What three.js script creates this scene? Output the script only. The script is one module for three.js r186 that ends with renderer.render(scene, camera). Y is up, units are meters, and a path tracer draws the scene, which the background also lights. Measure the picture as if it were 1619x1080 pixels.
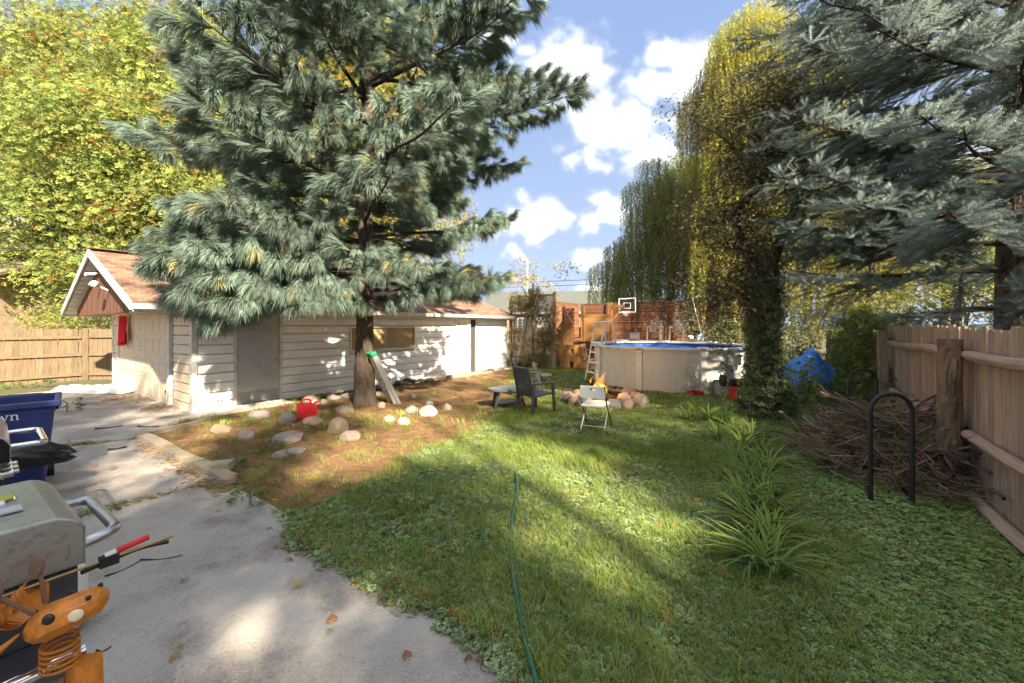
import * as THREE from 'three';
import { mergeGeometries } from 'three/addons/utils/BufferGeometryUtils.js';
import { FontLoader } from 'three/addons/loaders/FontLoader.js';
import { TextGeometry } from 'three/addons/geometries/TextGeometry.js';
import { RoundedBoxGeometry } from 'three/addons/geometries/RoundedBoxGeometry.js';

// ---------------------------------------------------------------- camera, sky, sun, exposure
const scene = new THREE.Scene();
const camera = new THREE.PerspectiveCamera(2 * Math.atan(540 / 620) * 180 / Math.PI, 1619 / 1080, 0.1, 900);
const EYE = 1.8;
camera.position.set(0, EYE, 0);
camera.lookAt(0, EYE, -1);
camera.setViewOffset(1619, 1080, 0, 25, 1619, 1080);       // shifted lens: verticals stay upright
const renderer = new THREE.WebGLRenderer({ antialias: true });
renderer.toneMapping = THREE.LinearToneMapping;
renderer.toneMappingExposure = 7.6;
renderer.shadowMap.enabled = true;
const SKY_GAIN = 0.232;
const sunEl = 36 * Math.PI / 180, sunAz = 30 * Math.PI / 180;
const SUN = new THREE.Vector3(Math.sin(sunAz) * Math.cos(sunEl), Math.sin(sunEl), Math.cos(sunAz) * Math.cos(sunEl));
const sun = new THREE.DirectionalLight(new THREE.Color().setRGB(1, 0.86, 0.66), 2.9);
sun.position.copy(SUN).multiplyScalar(60); sun.castShadow = true; sun.shadow.radius = 1.8;
sun.shadow.mapSize.set(4096, 4096);
Object.assign(sun.shadow.camera, { left: -35, right: 35, top: 35, bottom: -35, near: 1, far: 140 });
scene.add(sun, sun.target);

// ---------------------------------------------------------------- noise
function rngOf(s) { let a = s >>> 0; return () => { a = (a + 0x6D2B79F5) | 0; let t = Math.imul(a ^ (a >>> 15), 1 | a); t = (t + Math.imul(t ^ (t >>> 7), 61 | t)) ^ t; return ((t ^ (t >>> 14)) >>> 0) / 4294967296; }; }
const HT = new Float32Array(65536); { const r = rngOf(77); for (let i = 0; i < 65536; i++) HT[i] = r(); }
const h2 = (x, y) => HT[((x & 255) | ((y & 255) << 8))];
function vnoise(x, y, per = 256) {
  const xi = Math.floor(x), yi = Math.floor(y), fx = x - xi, fy = y - yi, sx = fx * fx * (3 - 2 * fx), sy = fy * fy * (3 - 2 * fy);
  const m = (k) => ((k % per) + per) % per, x0 = m(xi), x1 = m(xi + 1), y0 = m(yi), y1 = m(yi + 1);
  return (h2(x0, y0) * (1 - sx) + h2(x1, y0) * sx) * (1 - sy) + (h2(x0, y1) * (1 - sx) + h2(x1, y1) * sx) * sy;
}
function fbm(x, y, o = 5, per = 256) { let s = 0, a = 0.5, n = 0; for (let i = 0; i < o; i++) { s += a * vnoise(x + i * 17.3 * (per === 256), y + i * 9.1 * (per === 256), per); n += a; x *= 2; y *= 2; a *= 0.5; if (per < 256) per = Math.min(256, per * 2); } return s / n; }
const clamp = (x, a = 0, b = 1) => Math.min(b, Math.max(a, x)), sstep = (a, b, x) => { const t = clamp((x - a) / (b - a)); return t * t * (3 - 2 * t); }, lerp = (a, b, t) => a + (b - a) * t;
const TAU = Math.PI * 2, V = (x, y, z) => new THREE.Vector3(x, y, z);

// ---------------------------------------------------------------- sky: blue air and fair-weather clouds
{
  const W = 2048, H = 1024, d = new Float32Array(W * H * 4);
  // cloud banks as directions (tangents right and up of straight ahead), half sizes, strength
  const banks = [[0.135, 0.66, 0.13, 0.11, 1], [0.09, 0.61, 0.12, 0.06, .8], [0.27, 0.52, 0.13, 0.085, 1], [0.36, 0.45, 0.11, 0.07, .9], [0.44, 0.66, 0.11, 0.095, 1], [0.37, 0.60, 0.09, 0.05, .8], [0.2, 0.43, 0.06, 0.03, .75], [0.47, 0.53, .1, .07, .7],
    [0.06, 0.275, 0.09, 0.05, 1], [-.02, .26, .06, .04, .8], [0.245, 0.295, 0.075, 0.05, 1], [0.22, 0.175, 0.06, 0.022, .75], [0.03, 0.18, 0.05, 0.02, .6], [0.2, 0.075, 0.12, 0.03, .7], [-.02, .72, .06, .04, .8], [-1.28, .33, .12, .12, 1], [-1.15, .6, .2, .1, .8]];
  for (let j = 0; j < H; j++) {
    const el = (j + 0.5) / H * Math.PI - Math.PI / 2, y = Math.sin(el), c = Math.cos(el);
    for (let i = 0; i < W; i++) {
      const k = (j * W + i) * 4; d[k + 3] = 1;
      if (y < -0.02) { d[k] = 0.16 * SKY_GAIN; d[k + 1] = 0.16 * SKY_GAIN; d[k + 2] = 0.14 * SKY_GAIN; continue; }
      const az = ((i + 0.5) / W - 0.5) * TAU, x = Math.cos(az) * c, z = Math.sin(az) * c;
      const t = Math.pow(clamp(1 - y), 2.2);
      let r = lerp(0.175, 0.42, t), g = lerp(0.262, 0.51, t), b = lerp(0.475, 0.64, t);
      const near = Math.pow(Math.max(0, x * SUN.x + y * SUN.y + z * SUN.z), 6) * 0.35;   // paler air round the sun
      r += near * 1.1; g += near; b += near * 0.85;
      const yy = Math.max(y, 0.02) + 0.12, px = x / yy, pz = z / yy;
      const n = fbm(px * 2.6 + 40, pz * 2.6 + 11, 6), n2 = fbm(px * 0.8 + 90, pz * 0.8 + 50, 3);
      let cov = sstep(0.47, 0.61, n * 0.62 + n2 * 0.38) * 0.9;
      if (z < -0.25) {
        const tx = x / -z, ty = y / -z; let best = 0;
        const wx = (fbm(tx * 16 + 5, ty * 20 + 3, 5) - 0.5), wy = (fbm(tx * 16 + 65, ty * 20 + 33, 5) - 0.5), fine = fbm(tx * 34 + 15, ty * 40 + 9, 5);
        for (const [bx, by, sx, sy, w] of banks) { const ex = (tx - bx + wx * 0.13) / sx, ey = (ty - by + wy * 0.1) / sy; best = Math.max(best, w * (1.25 - Math.sqrt(ex * ex + ey * ey)) + (fine - .5) * .8); }
        const own = sstep(0.0, 1.1, best), f = sstep(0.25, 0.7, -z);
        cov = lerp(cov, own, f);
      }
      const cw = 0.56 + 0.62 * cov + 0.4 * (n - 0.5) * cov;
      r = lerp(r, cw * 0.98, cov); g = lerp(g, cw, cov); b = lerp(b, cw * 1.03, cov);
      d[k] = r * SKY_GAIN; d[k + 1] = g * SKY_GAIN; d[k + 2] = b * SKY_GAIN;
    }
  }
  const tex = new THREE.DataTexture(d, W, H, THREE.RGBAFormat, THREE.FloatType);
  tex.mapping = THREE.EquirectangularReflectionMapping; tex.magFilter = tex.minFilter = THREE.LinearFilter; tex.colorSpace = THREE.LinearSRGBColorSpace; tex.needsUpdate = true;
  scene.background = tex; scene.environment = tex;
}

// ---------------------------------------------------------------- helpers: places
const F = 620;
const G = (u, v, y = 0) => { const dd = F * (EYE - y) / (v - 515); return V((u - 809.5) / F * dd, y, -dd); };       // pixel to a point on the ground
const At = (u, v, dd) => V((u - 809.5) / F * dd, EYE - (v - 515) / F * dd, -dd);                                       // pixel at a known distance
const CL = 0.5695, SL = 0.8220, TURN = Math.atan2(SL, CL);                                                            // the plot's long axis
const P = (a, b, y = 0) => V(CL * a + SL * b, y, -(SL * a - CL * b));                                                  // plot axes: a along the garage, b across the yard
// ---------------------------------------------------------------- helpers: objects
const taken = new Map();
const numbered = (n) => { const k = taken.get(n) || 0; taken.set(n, k + 1); return k ? n + '_' + String(k).padStart(3, '0') : n; };
function thing(name, label, category, pos = V(0, 0, 0), turn = 0, group) { const o = new THREE.Group(); o.name = numbered(name); o.position.copy(pos); o.rotation.y = turn; o.userData = { label, category }; if (group) o.userData.group = group; scene.add(o); return o; }
function mesh(name, geo, m, parent, pos, rot) {
  const o = new THREE.Mesh(geo, m); o.name = name; o.castShadow = o.receiveShadow = true;
  if (pos) o.position.set(...(pos.isVector3 ? [pos.x, pos.y, pos.z] : pos)); if (rot) o.rotation.set(...rot);
  (parent || scene).add(o); return o;
}
function solo(name, geo, m, label, category, pos, rot, group) { const o = mesh(numbered(name), geo, m, scene, pos, rot); o.userData = { label, category }; if (group) o.userData.group = group; return o; }
function struct(name, geo, m, pos) { const o = mesh(numbered(name), geo, m, scene, pos); o.userData = { kind: 'structure' }; return o; }
function inst(name, geo, m, list, parent, colors, label, category) {      // list of Matrix4; uncountable matter
  const o = new THREE.InstancedMesh(geo, m, list.length); list.forEach((q, i) => o.setMatrixAt(i, q)); if (colors) colors.forEach((c, i) => o.setColorAt(i, c));
  o.castShadow = o.receiveShadow = true; o.frustumCulled = false; o.userData = { kind: 'stuff' };
  if (parent) { o.name = name; parent.add(o); } else { o.name = numbered(name); scene.add(o); o.userData.label = label; o.userData.category = category; }
  return o;
}
function copyOf(src, pos, turn, label, group) { const c = src.clone(); c.name = numbered(src.name.replace(/_\d{3}$/, '')); c.userData = { ...src.userData }; if (label) c.userData.label = label; if (group) c.userData.group = group; c.position.copy(pos); c.rotation.y = turn; scene.add(c); return c; }
// geometry
function board(w, h, d, off = 0) {      // box with grain coordinates in metres along its longest side
  const g = new THREE.BoxGeometry(w, h, d), p = g.attributes.position, n = g.attributes.normal, uv = g.attributes.uv, s = [w, h, d], L = s.indexOf(Math.max(w, h, d));
  for (let i = 0; i < p.count; i++) { const c = [p.getX(i), p.getY(i), p.getZ(i)], nn = [Math.abs(n.getX(i)), Math.abs(n.getY(i)), Math.abs(n.getZ(i))], k = nn.indexOf(Math.max(...nn)); const o = [0, 1, 2].filter((q) => q !== k); const a = o.includes(L) ? L : o[0], b = o.find((q) => q !== a); uv.setXY(i, c[a] + off * 3.17, c[b] + off * 1.73); }
  return g;
}
const bx = (w, h, d, x = 0, y = 0, z = 0, off = 0) => board(w, h, d, off).translate(x, y, z);
function taper(pts, r0, r1, seg = 8, n = 0, wob = 0, seed = 1, flare = 0) {
  const c = new THREE.CatmullRomCurve3(pts), N = n || Math.max(3, pts.length * 3), fr = c.computeFrenetFrames(N, false), pos = [], uv = [], idx = [], len = c.getLength();
  const r = rngOf(seed), ph = Array.from({ length: 6 }, () => r() * TAU);
  for (let i = 0; i <= N; i++) {
    const t = i / N, q = c.getPointAt(t), R = lerp(r0, r1, t) * (1 + flare * Math.pow(1 - t, 14));
    for (let j = 0; j <= seg; j++) { const a = j / seg * TAU, k = R * (1 + wob * (Math.sin(a * 3 + ph[0] + t * 5) * .5 + Math.sin(a * 5 + ph[1] - t * 9) * .35 + Math.sin(a * 2 + ph[2] + t * 17) * .3)); const x = Math.cos(a) * k, y = Math.sin(a) * k, B = fr.binormals[i], Nn = fr.normals[i]; pos.push(q.x + Nn.x * x + B.x * y, q.y + Nn.y * x + B.y * y, q.z + Nn.z * x + B.z * y); uv.push(j / seg * TAU * Math.max(r0 * .7, .02), t * len); }
  }
  for (let i = 0; i < N; i++) for (let j = 0; j < seg; j++) { const a = i * (seg + 1) + j, b = a + seg + 1; idx.push(a, a + 1, b, b, a + 1, b + 1); }
  const g = new THREE.BufferGeometry(); g.setAttribute('position', new THREE.Float32BufferAttribute(pos, 3)); g.setAttribute('uv', new THREE.Float32BufferAttribute(uv, 2)); g.setIndex(idx); g.computeVertexNormals(); return g;
}
const tube = (pts, r, seg = 8, n = 0) => new THREE.TubeGeometry(new THREE.CatmullRomCurve3(pts), n || pts.length * 6, r, seg, false);
function path(pts, r, seg = 8, bend = .05) {     // tube with rounded corners
  const cp = new THREE.CurvePath();
  let a = pts[0];
  for (let i = 1; i < pts.length - 1; i++) { const p = pts[i], d0 = p.clone().sub(a), d1 = pts[i + 1].clone().sub(p), k = Math.min(bend, d0.length() * .49, d1.length() * .49), e = p.clone().addScaledVector(d0.normalize(), -k), f = p.clone().addScaledVector(d1.normalize(), k); cp.add(new THREE.LineCurve3(a, e)); cp.add(new THREE.QuadraticBezierCurve3(e, p.clone(), f)); a = f; }
  cp.add(new THREE.LineCurve3(a, pts[pts.length - 1]));
  const out = []; for (const c of cp.curves) { const m = c.isLineCurve3 ? 1 : 5; for (let i = 0; i < m; i++) out.push(c.getPoint(i / m)); } out.push(pts[pts.length - 1].clone());
  // sweep along the polyline
  const pos = [], idx = [], uv = []; let nrm = null;
  for (let i = 0; i < out.length; i++) { const t = (out[Math.min(i + 1, out.length - 1)].clone().sub(out[Math.max(i - 1, 0)])).normalize(); if (!nrm) { nrm = Math.abs(t.y) < .9 ? V(0, 1, 0) : V(1, 0, 0); } nrm = nrm.clone().addScaledVector(t, -nrm.dot(t)).normalize(); const b = t.clone().cross(nrm); for (let j = 0; j <= seg; j++) { const w = j / seg * TAU; const v = out[i].clone().addScaledVector(nrm, Math.cos(w) * r).addScaledVector(b, Math.sin(w) * r); pos.push(v.x, v.y, v.z); uv.push(j / seg, i * .1); } }
  for (let i = 0; i < out.length - 1; i++) for (let j = 0; j < seg; j++) { const A = i * (seg + 1) + j, B = A + seg + 1; idx.push(A, A + 1, B, B, A + 1, B + 1); }
  for (const [s, e] of [[0, 0], [out.length - 1, 1]]) { const c = pos.length / 3; pos.push(out[s].x, out[s].y, out[s].z); uv.push(0, 0); for (let j = 0; j < seg; j++) { const A = s * (seg + 1) + j; e ? idx.push(c, A, A + 1) : idx.push(c, A + 1, A); } }
  const g = new THREE.BufferGeometry(); g.setAttribute('position', new THREE.Float32BufferAttribute(pos, 3)); g.setAttribute('uv', new THREE.Float32BufferAttribute(uv, 2)); g.setIndex(idx); g.computeVertexNormals(); return g;
}
function bar(a, b, w, h) { const g = board(w, h, a.distanceTo(b)); const m = new THREE.Matrix4().lookAt(b, a, Math.abs(b.y - a.y) > .98 * a.distanceTo(b) ? V(1, 0, 0) : V(0, 1, 0)); m.setPosition(a.clone().add(b).multiplyScalar(.5)); return g.applyMatrix4(m); }
const merge = (l) => mergeGeometries(l.map((g) => { const q = g.index ? g.toNonIndexed() : g; for (const k of Object.keys(q.attributes)) if (!['position', 'normal', 'uv'].includes(k)) q.deleteAttribute(k); return q; }));
function poly(pts, y0, y1, bevel = 0) {       // ground-plan polygon (world x, z) as a slab
  const s = new THREE.Shape(pts.map((p) => new THREE.Vector2(p.x, -p.z)));
  const g = new THREE.ExtrudeGeometry(s, { depth: y1 - y0 - bevel, bevelEnabled: bevel > 0, bevelSize: bevel, bevelThickness: bevel, bevelOffset: -bevel, bevelSegments: 2, curveSegments: 4 }); g.rotateX(-Math.PI / 2); g.translate(0, y0, 0); return g;
}
function rock(seed, sx, sy, sz, lump = .22) {
  const g = new THREE.IcosahedronGeometry(1, 5), p = g.attributes.position, r = rngOf(seed * 91 + 7), planes = Array.from({ length: 7 }, () => [V(r() - .5, r() - .35, r() - .5).normalize(), .72 + r() * .22]), o = r() * 50;
  for (let i = 0; i < p.count; i++) { const v = V(p.getX(i), p.getY(i), p.getZ(i)); for (const [n, k] of planes) { const e = v.dot(n) - k; if (e > 0) v.addScaledVector(n, -e * .85); } const m = 1 + lump * (fbm(v.x * 1.3 + o, v.y * 1.3 + v.z * .9 + o, 4) - .5) + .05 * (fbm(v.x * 6 + o, v.z * 6 + v.y * 5, 3) - .5); v.multiplyScalar(m); p.setXYZ(i, v.x * sx, v.y * sy, v.z * sz); const q = g.attributes.uv; q.setXY(i, (v.x + v.y * .5) * sx + o, (v.z + v.y * .6) * sz + o); }
  g.computeVertexNormals(); return g;
}

// ---------------------------------------------------------------- textures and materials
const lin = (c) => Math.round(255 * (c <= .0031308 ? 12.92 * c : 1.055 * Math.pow(c, 1 / 2.4) - .055));
function tex(S, fn, rep = 1, srgb = true, S2 = S, rep2 = rep) {      // fn(u 0..1, v 0..1) gives linear colour or a value
  const d = new Uint8Array(S * S2 * 4);
  for (let j = 0; j < S2; j++) for (let i = 0; i < S; i++) { const c = fn(i / S, j / S2), k = (j * S + i) * 4; if (srgb) { d[k] = lin(clamp(c[0])); d[k + 1] = lin(clamp(c[1])); d[k + 2] = lin(clamp(c[2])); } else d[k] = d[k + 1] = d[k + 2] = clamp(c) * 255; d[k + 3] = 255; }
  const t = new THREE.DataTexture(d, S, S2); t.wrapS = t.wrapT = THREE.RepeatWrapping; t.magFilter = THREE.LinearFilter; t.minFilter = THREE.LinearMipmapLinearFilter; t.generateMipmaps = true; if (srgb) t.colorSpace = THREE.SRGBColorSpace; t.repeat.set(rep, rep2); t.needsUpdate = true; return t;
}
const rgb = (r, g, b) => new THREE.Color().setRGB(r, g, b);
const std = (c, rough = .8, o = {}) => new THREE.MeshStandardMaterial({ color: Array.isArray(c) ? rgb(...c) : c, roughness: rough, ...o });
const grain = (u, v, k = 1) => { const w = fbm(u * 4, v * 24, 4, 4) * .6 + fbm(u * 2, v * 64, 3, 2) * .4; return .5 + (w - .5) * 1.6 * k; };
const woodT = tex(512, (u, v) => { const g = .62 + .55 * (grain(u, v) - .3), s = fbm(u * 3, v * 6, 4, 3); const k = g * (.75 + .5 * s); return [k, k * .97, k * .93]; }, 1, true, 512, 2);
const woodB = tex(512, (u, v) => grain(u, v, 1.4), 1, false, 512, 2);
const wood = (c, rough = .85) => std(c, rough, { map: woodT, bumpMap: woodB, bumpScale: .004 });
const speckT = tex(512, (u, v) => { const a = fbm(u * 6, v * 6, 5, 6), b = vnoise(u * 170, v * 170, 170), k = .72 + .42 * a + .22 * (b - .5); return [k, k, k * .985]; });
const speckB = tex(512, (u, v) => .6 * vnoise(u * 128, v * 128, 128) + .4 * fbm(u * 16, v * 16, 4, 16), 1, false);
const barkT = tex(256, (u, v) => { const w = fbm(u * 16, v * 4, 4, 16), k = .35 + 1.1 * Math.pow(w, 1.4); return [k, k * .95, k * .9]; }, 1.6, true, 256, 1.2);
const barkB = tex(256, (u, v) => Math.abs(fbm(u * 16, v * 3, 4, 16) - .5) * 2.6, 1.6, false, 256, 1.2);
const bark = (c) => std(c, .95, { map: barkT, bumpMap: barkB, bumpScale: .03 });
const dirtT = tex(512, (u, v) => { const a = fbm(u * 5, v * 5, 6, 5), k = .7 + .6 * a; return [k, k, k]; });
const painted = (c, rough = .6) => std(c, rough, { map: dirtT, bumpMap: speckB, bumpScale: .0008 });
const leafM = (c, tr = .35) => new THREE.MeshPhysicalMaterial({ color: Array.isArray(c) ? rgb(...c) : c, roughness: 1, transmission: tr, thickness: 0, side: THREE.DoubleSide, specularIntensity: .4 });
const M = {
  white: painted([.84, .84, .825]), cream: painted([.62, .51, .37]), trim: painted([.62, .61, .58]), greyDoor: painted([.42, .42, .42], .5), dark: std([.02, .02, .022], .7), soffit: painted([.6, .56, .48]),
  black: std([.015, .015, .016], .45), blackGloss: std([.012, .012, .013], .25), steel: std([.5, .5, .5], .3, { metalness: .9, map: dirtT, bumpMap: speckB, bumpScale: .0006 }), chrome: std([.72, .72, .72], .12, { metalness: 1 }), alu: std([.55, .56, .56], .42, { metalness: .75 }),
  bark: bark([.11, .085, .065]), barkDark: bark([.055, .045, .038]), barkGrey: bark([.14, .12, .1]),
  fenceTan: wood([.22, .16, .095]), fenceBrown: wood([.54, .385, .285]), cedar: wood([.5, .25, .08]), deckBrown: wood([.2, .085, .04]), rust: wood([.17, .068, .035]), ply: wood([.52, .38, .2]), greyWood: wood([.26, .23, .2]), lumber: wood([.55, .33, .14]),
  concrete: std([.41, .375, .335], .92, { map: speckT, bumpMap: speckB, bumpScale: .004 }), paver: std([.42, .35, .25], .95, { map: speckT, bumpMap: speckB, bumpScale: .006 }),
  resin: std([.045, .048, .055], .5, { bumpMap: speckB, bumpScale: .0005 }), red: std([.55, .012, .02], .5), blueBin: std([.016, .032, .15], .5, { map: dirtT, bumpMap: speckB, bumpScale: .0006 }), tarp: std([.02, .16, .52], .45, { map: dirtT }),
};
// ---------------------------------------------------------------- ground
const inside = (p, x, z) => { let c = false; for (let i = 0, j = p.length - 1; i < p.length; j = i++) if ((p[i].z > z) !== (p[j].z > z) && x < (p[j].x - p[i].x) * (z - p[i].z) / (p[j].z - p[i].z) + p[i].x) c = !c; return c; };
const edgeDist = (p, x, z) => { let m = 1e9; for (let i = 0, j = p.length - 1; i < p.length; j = i++) { const ax = p[j].x, az = p[j].z, dx = p[i].x - ax, dz = p[i].z - az, t = clamp(((x - ax) * dx + (z - az) * dz) / (dx * dx + dz * dz)); m = Math.min(m, Math.hypot(x - ax - dx * t, z - az - dz * t)); } return inside(p, x, z) ? m : -m; };
const bedPoly = [[222, 694], [365, 772], [400, 800], [470, 830], [530, 790], [580, 755], [640, 728], [720, 690], [775, 668], [830, 640], [800, 615], [812, 592], [800, 583], [440, 640], [306, 658], [250, 680]].map(([u, v]) => G(u, v));
const joint1 = [[372, 776], [313, 772], [217, 798], [144, 816], [0, 856]].map(([u, v]) => G(u, v)), jo2 = [[226, 696], [96, 709], [0, 718]].map(([u, v]) => G(u, v));
const lawnEdge = [[862, 1100], [835, 1080], [790, 1032], [742, 1003], [690, 968], [640, 948], [600, 933], [570, 912], [545, 898], [515, 880], [472, 868], [463, 850], [478, 832], [425, 800], [395, 785]].map(([u, v]) => G(u, v));
const slabA = [V(1.6, 0, 4), V(.75, 0, -.3), ...lawnEdge, ...joint1, V(-9, 0, -3.6), V(-9, 0, 4)];
const shift = (l, x, z) => l.map((p) => V(p.x + x, p.y, p.z + z));
const slabB = [...shift(joint1, -.01, -.03), V(-9, 0, -3.7), V(-9, 0, -5.2), ...shift(jo2, 0, .025).reverse(), G(300, 738)];
const garageC = G(306, 655);
const slabC = [...shift(jo2, 0, -.025), V(-9, 0, -5.3), V(-13.5, 0, -7.3), P(1.2, -16.3), P(2.86, -16.35), P(2.86, -9.85), P(4.6, -9.85), P(4.6, -9.3), P(2.5, -9.2), G(236, 690)];
const slabD = [V(-9.1, 0, -5.2), V(-13.6, 0, -7.2), P(.6, -17.4), V(-16, 0, -9), V(-14, 0, -3)];
const slabs = [slabA, slabB, slabC, slabD];
const slabT = tex(1024, (u, v) => { const a = fbm(u * 5, v * 5, 6, 5), b = fbm(u * 22 + 3, v * 22, 4, 22), w = sstep(.5, .72, fbm(u * 9, v * 9, 5, 9)), s = vnoise(u * 512, v * 512, 256), k = (.62 + .6 * a + .3 * (b - .5)) * (1 - .34 * w) + .42 * (s - .5) * (s > .82 || s < .14 ? 1.5 : .55); return [k * 1.02, k * .985, k * .95]; }, .25);
const slabB_ = tex(1024, (u, v) => .5 * vnoise(u * 256, v * 256, 256) + .5 * fbm(u * 40, v * 40, 4, 40), .5, false);
const slabM = std([.40, .37, .335], .92, { map: slabT, bumpMap: slabB_, bumpScale: .006 });
slabs.forEach((s, i) => struct('concrete_patio', poly(s, -.08, .03 + i * .002, .006), slabM));
// the walk in front of the far garage door and the leaf-covered strip
struct('concrete_walk', poly([P(9.6, -9.83), P(13.9, -9.83), P(13.9, -9.2), P(9.6, -9.25)], -.05, .022, .004), slabM);
function bedness(x, z) { if (x < -8 || x > 2 || z < -20 || z > -2) return 0; const n = (fbm(x * 1.1 + 20, z * 1.1 + 20, 5) - .5) * 2.2; return sstep(-.5, .2, edgeDist(bedPoly, x, z) + n * .7); }
const bareSpot = (x, z) => sstep(.58, .68, fbm(x * .9 + 7, z * .9 + 31, 4));
const fenceB = 1.56;
const plotB = (x, z) => SL * x + CL * z, plotA = (x, z) => CL * x - SL * z;
const underFence = (x, z) => sstep(1.75, .6, fenceB - plotB(x, z) + (fbm(x * .8, z * .8 + 9, 3) - .5) * 1.4) * sstep(13, 9, plotA(x, z));
{
  const X0 = -18, S = 36, soil = tex(1280, (u, v) => {
    const x = X0 + u * S, z = -34 + v * S, bed = bedness(x, z), a = fbm(x * 7, z * 7, 4), f = fbm(x * 26, z * 26, 3), straw = fbm(x * 2.3 + 9, z * 2.3, 4), bare = bareSpot(x, z);
    let c = [.07 * (.6 + .8 * a), .072 * (.6 + .8 * a), .026 * (.6 + .8 * a)];
    const br = [.12 * (.4 + 1.2 * f), .078 * (.4 + 1.2 * f), .045 * (.4 + 1.2 * f)], or = [.3 * (.4 + 1.2 * f), .165 * (.4 + 1.2 * f), .06 * (.4 + 1.2 * f)], w = sstep(.35, .62, straw);
    const b2 = br.map((q, i) => lerp(q, or[i], w)); c = c.map((q, i) => lerp(q, b2[i], bed)); c = c.map((q, i) => lerp(q, br[i], (1 - bed) * Math.max(bare * .7, underFence(x, z) * .9))); return c;
  });
  soil.wrapS = soil.wrapT = THREE.MirroredRepeatWrapping;
  const g = new THREE.PlaneGeometry(240, 240, 300, 300); g.rotateX(-Math.PI / 2); g.translate(0, 0, -60); const p = g.attributes.position, uv = g.attributes.uv;
  for (let i = 0; i < p.count; i++) { const x = p.getX(i), z = p.getZ(i); uv.setXY(i, (x - X0) / S, (z + 34) / S); p.setY(i, 0); }
  g.computeVertexNormals();
  struct('ground', g, std([1, 1, 1], 1, { map: soil, bumpMap: tex(512, (u, v) => fbm(u * 24, v * 24, 5, 24), 36, false), bumpScale: .02 }));
}
const onSlab = (x, z) => slabs.some((s) => inside(s, x, z)) ;

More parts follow.
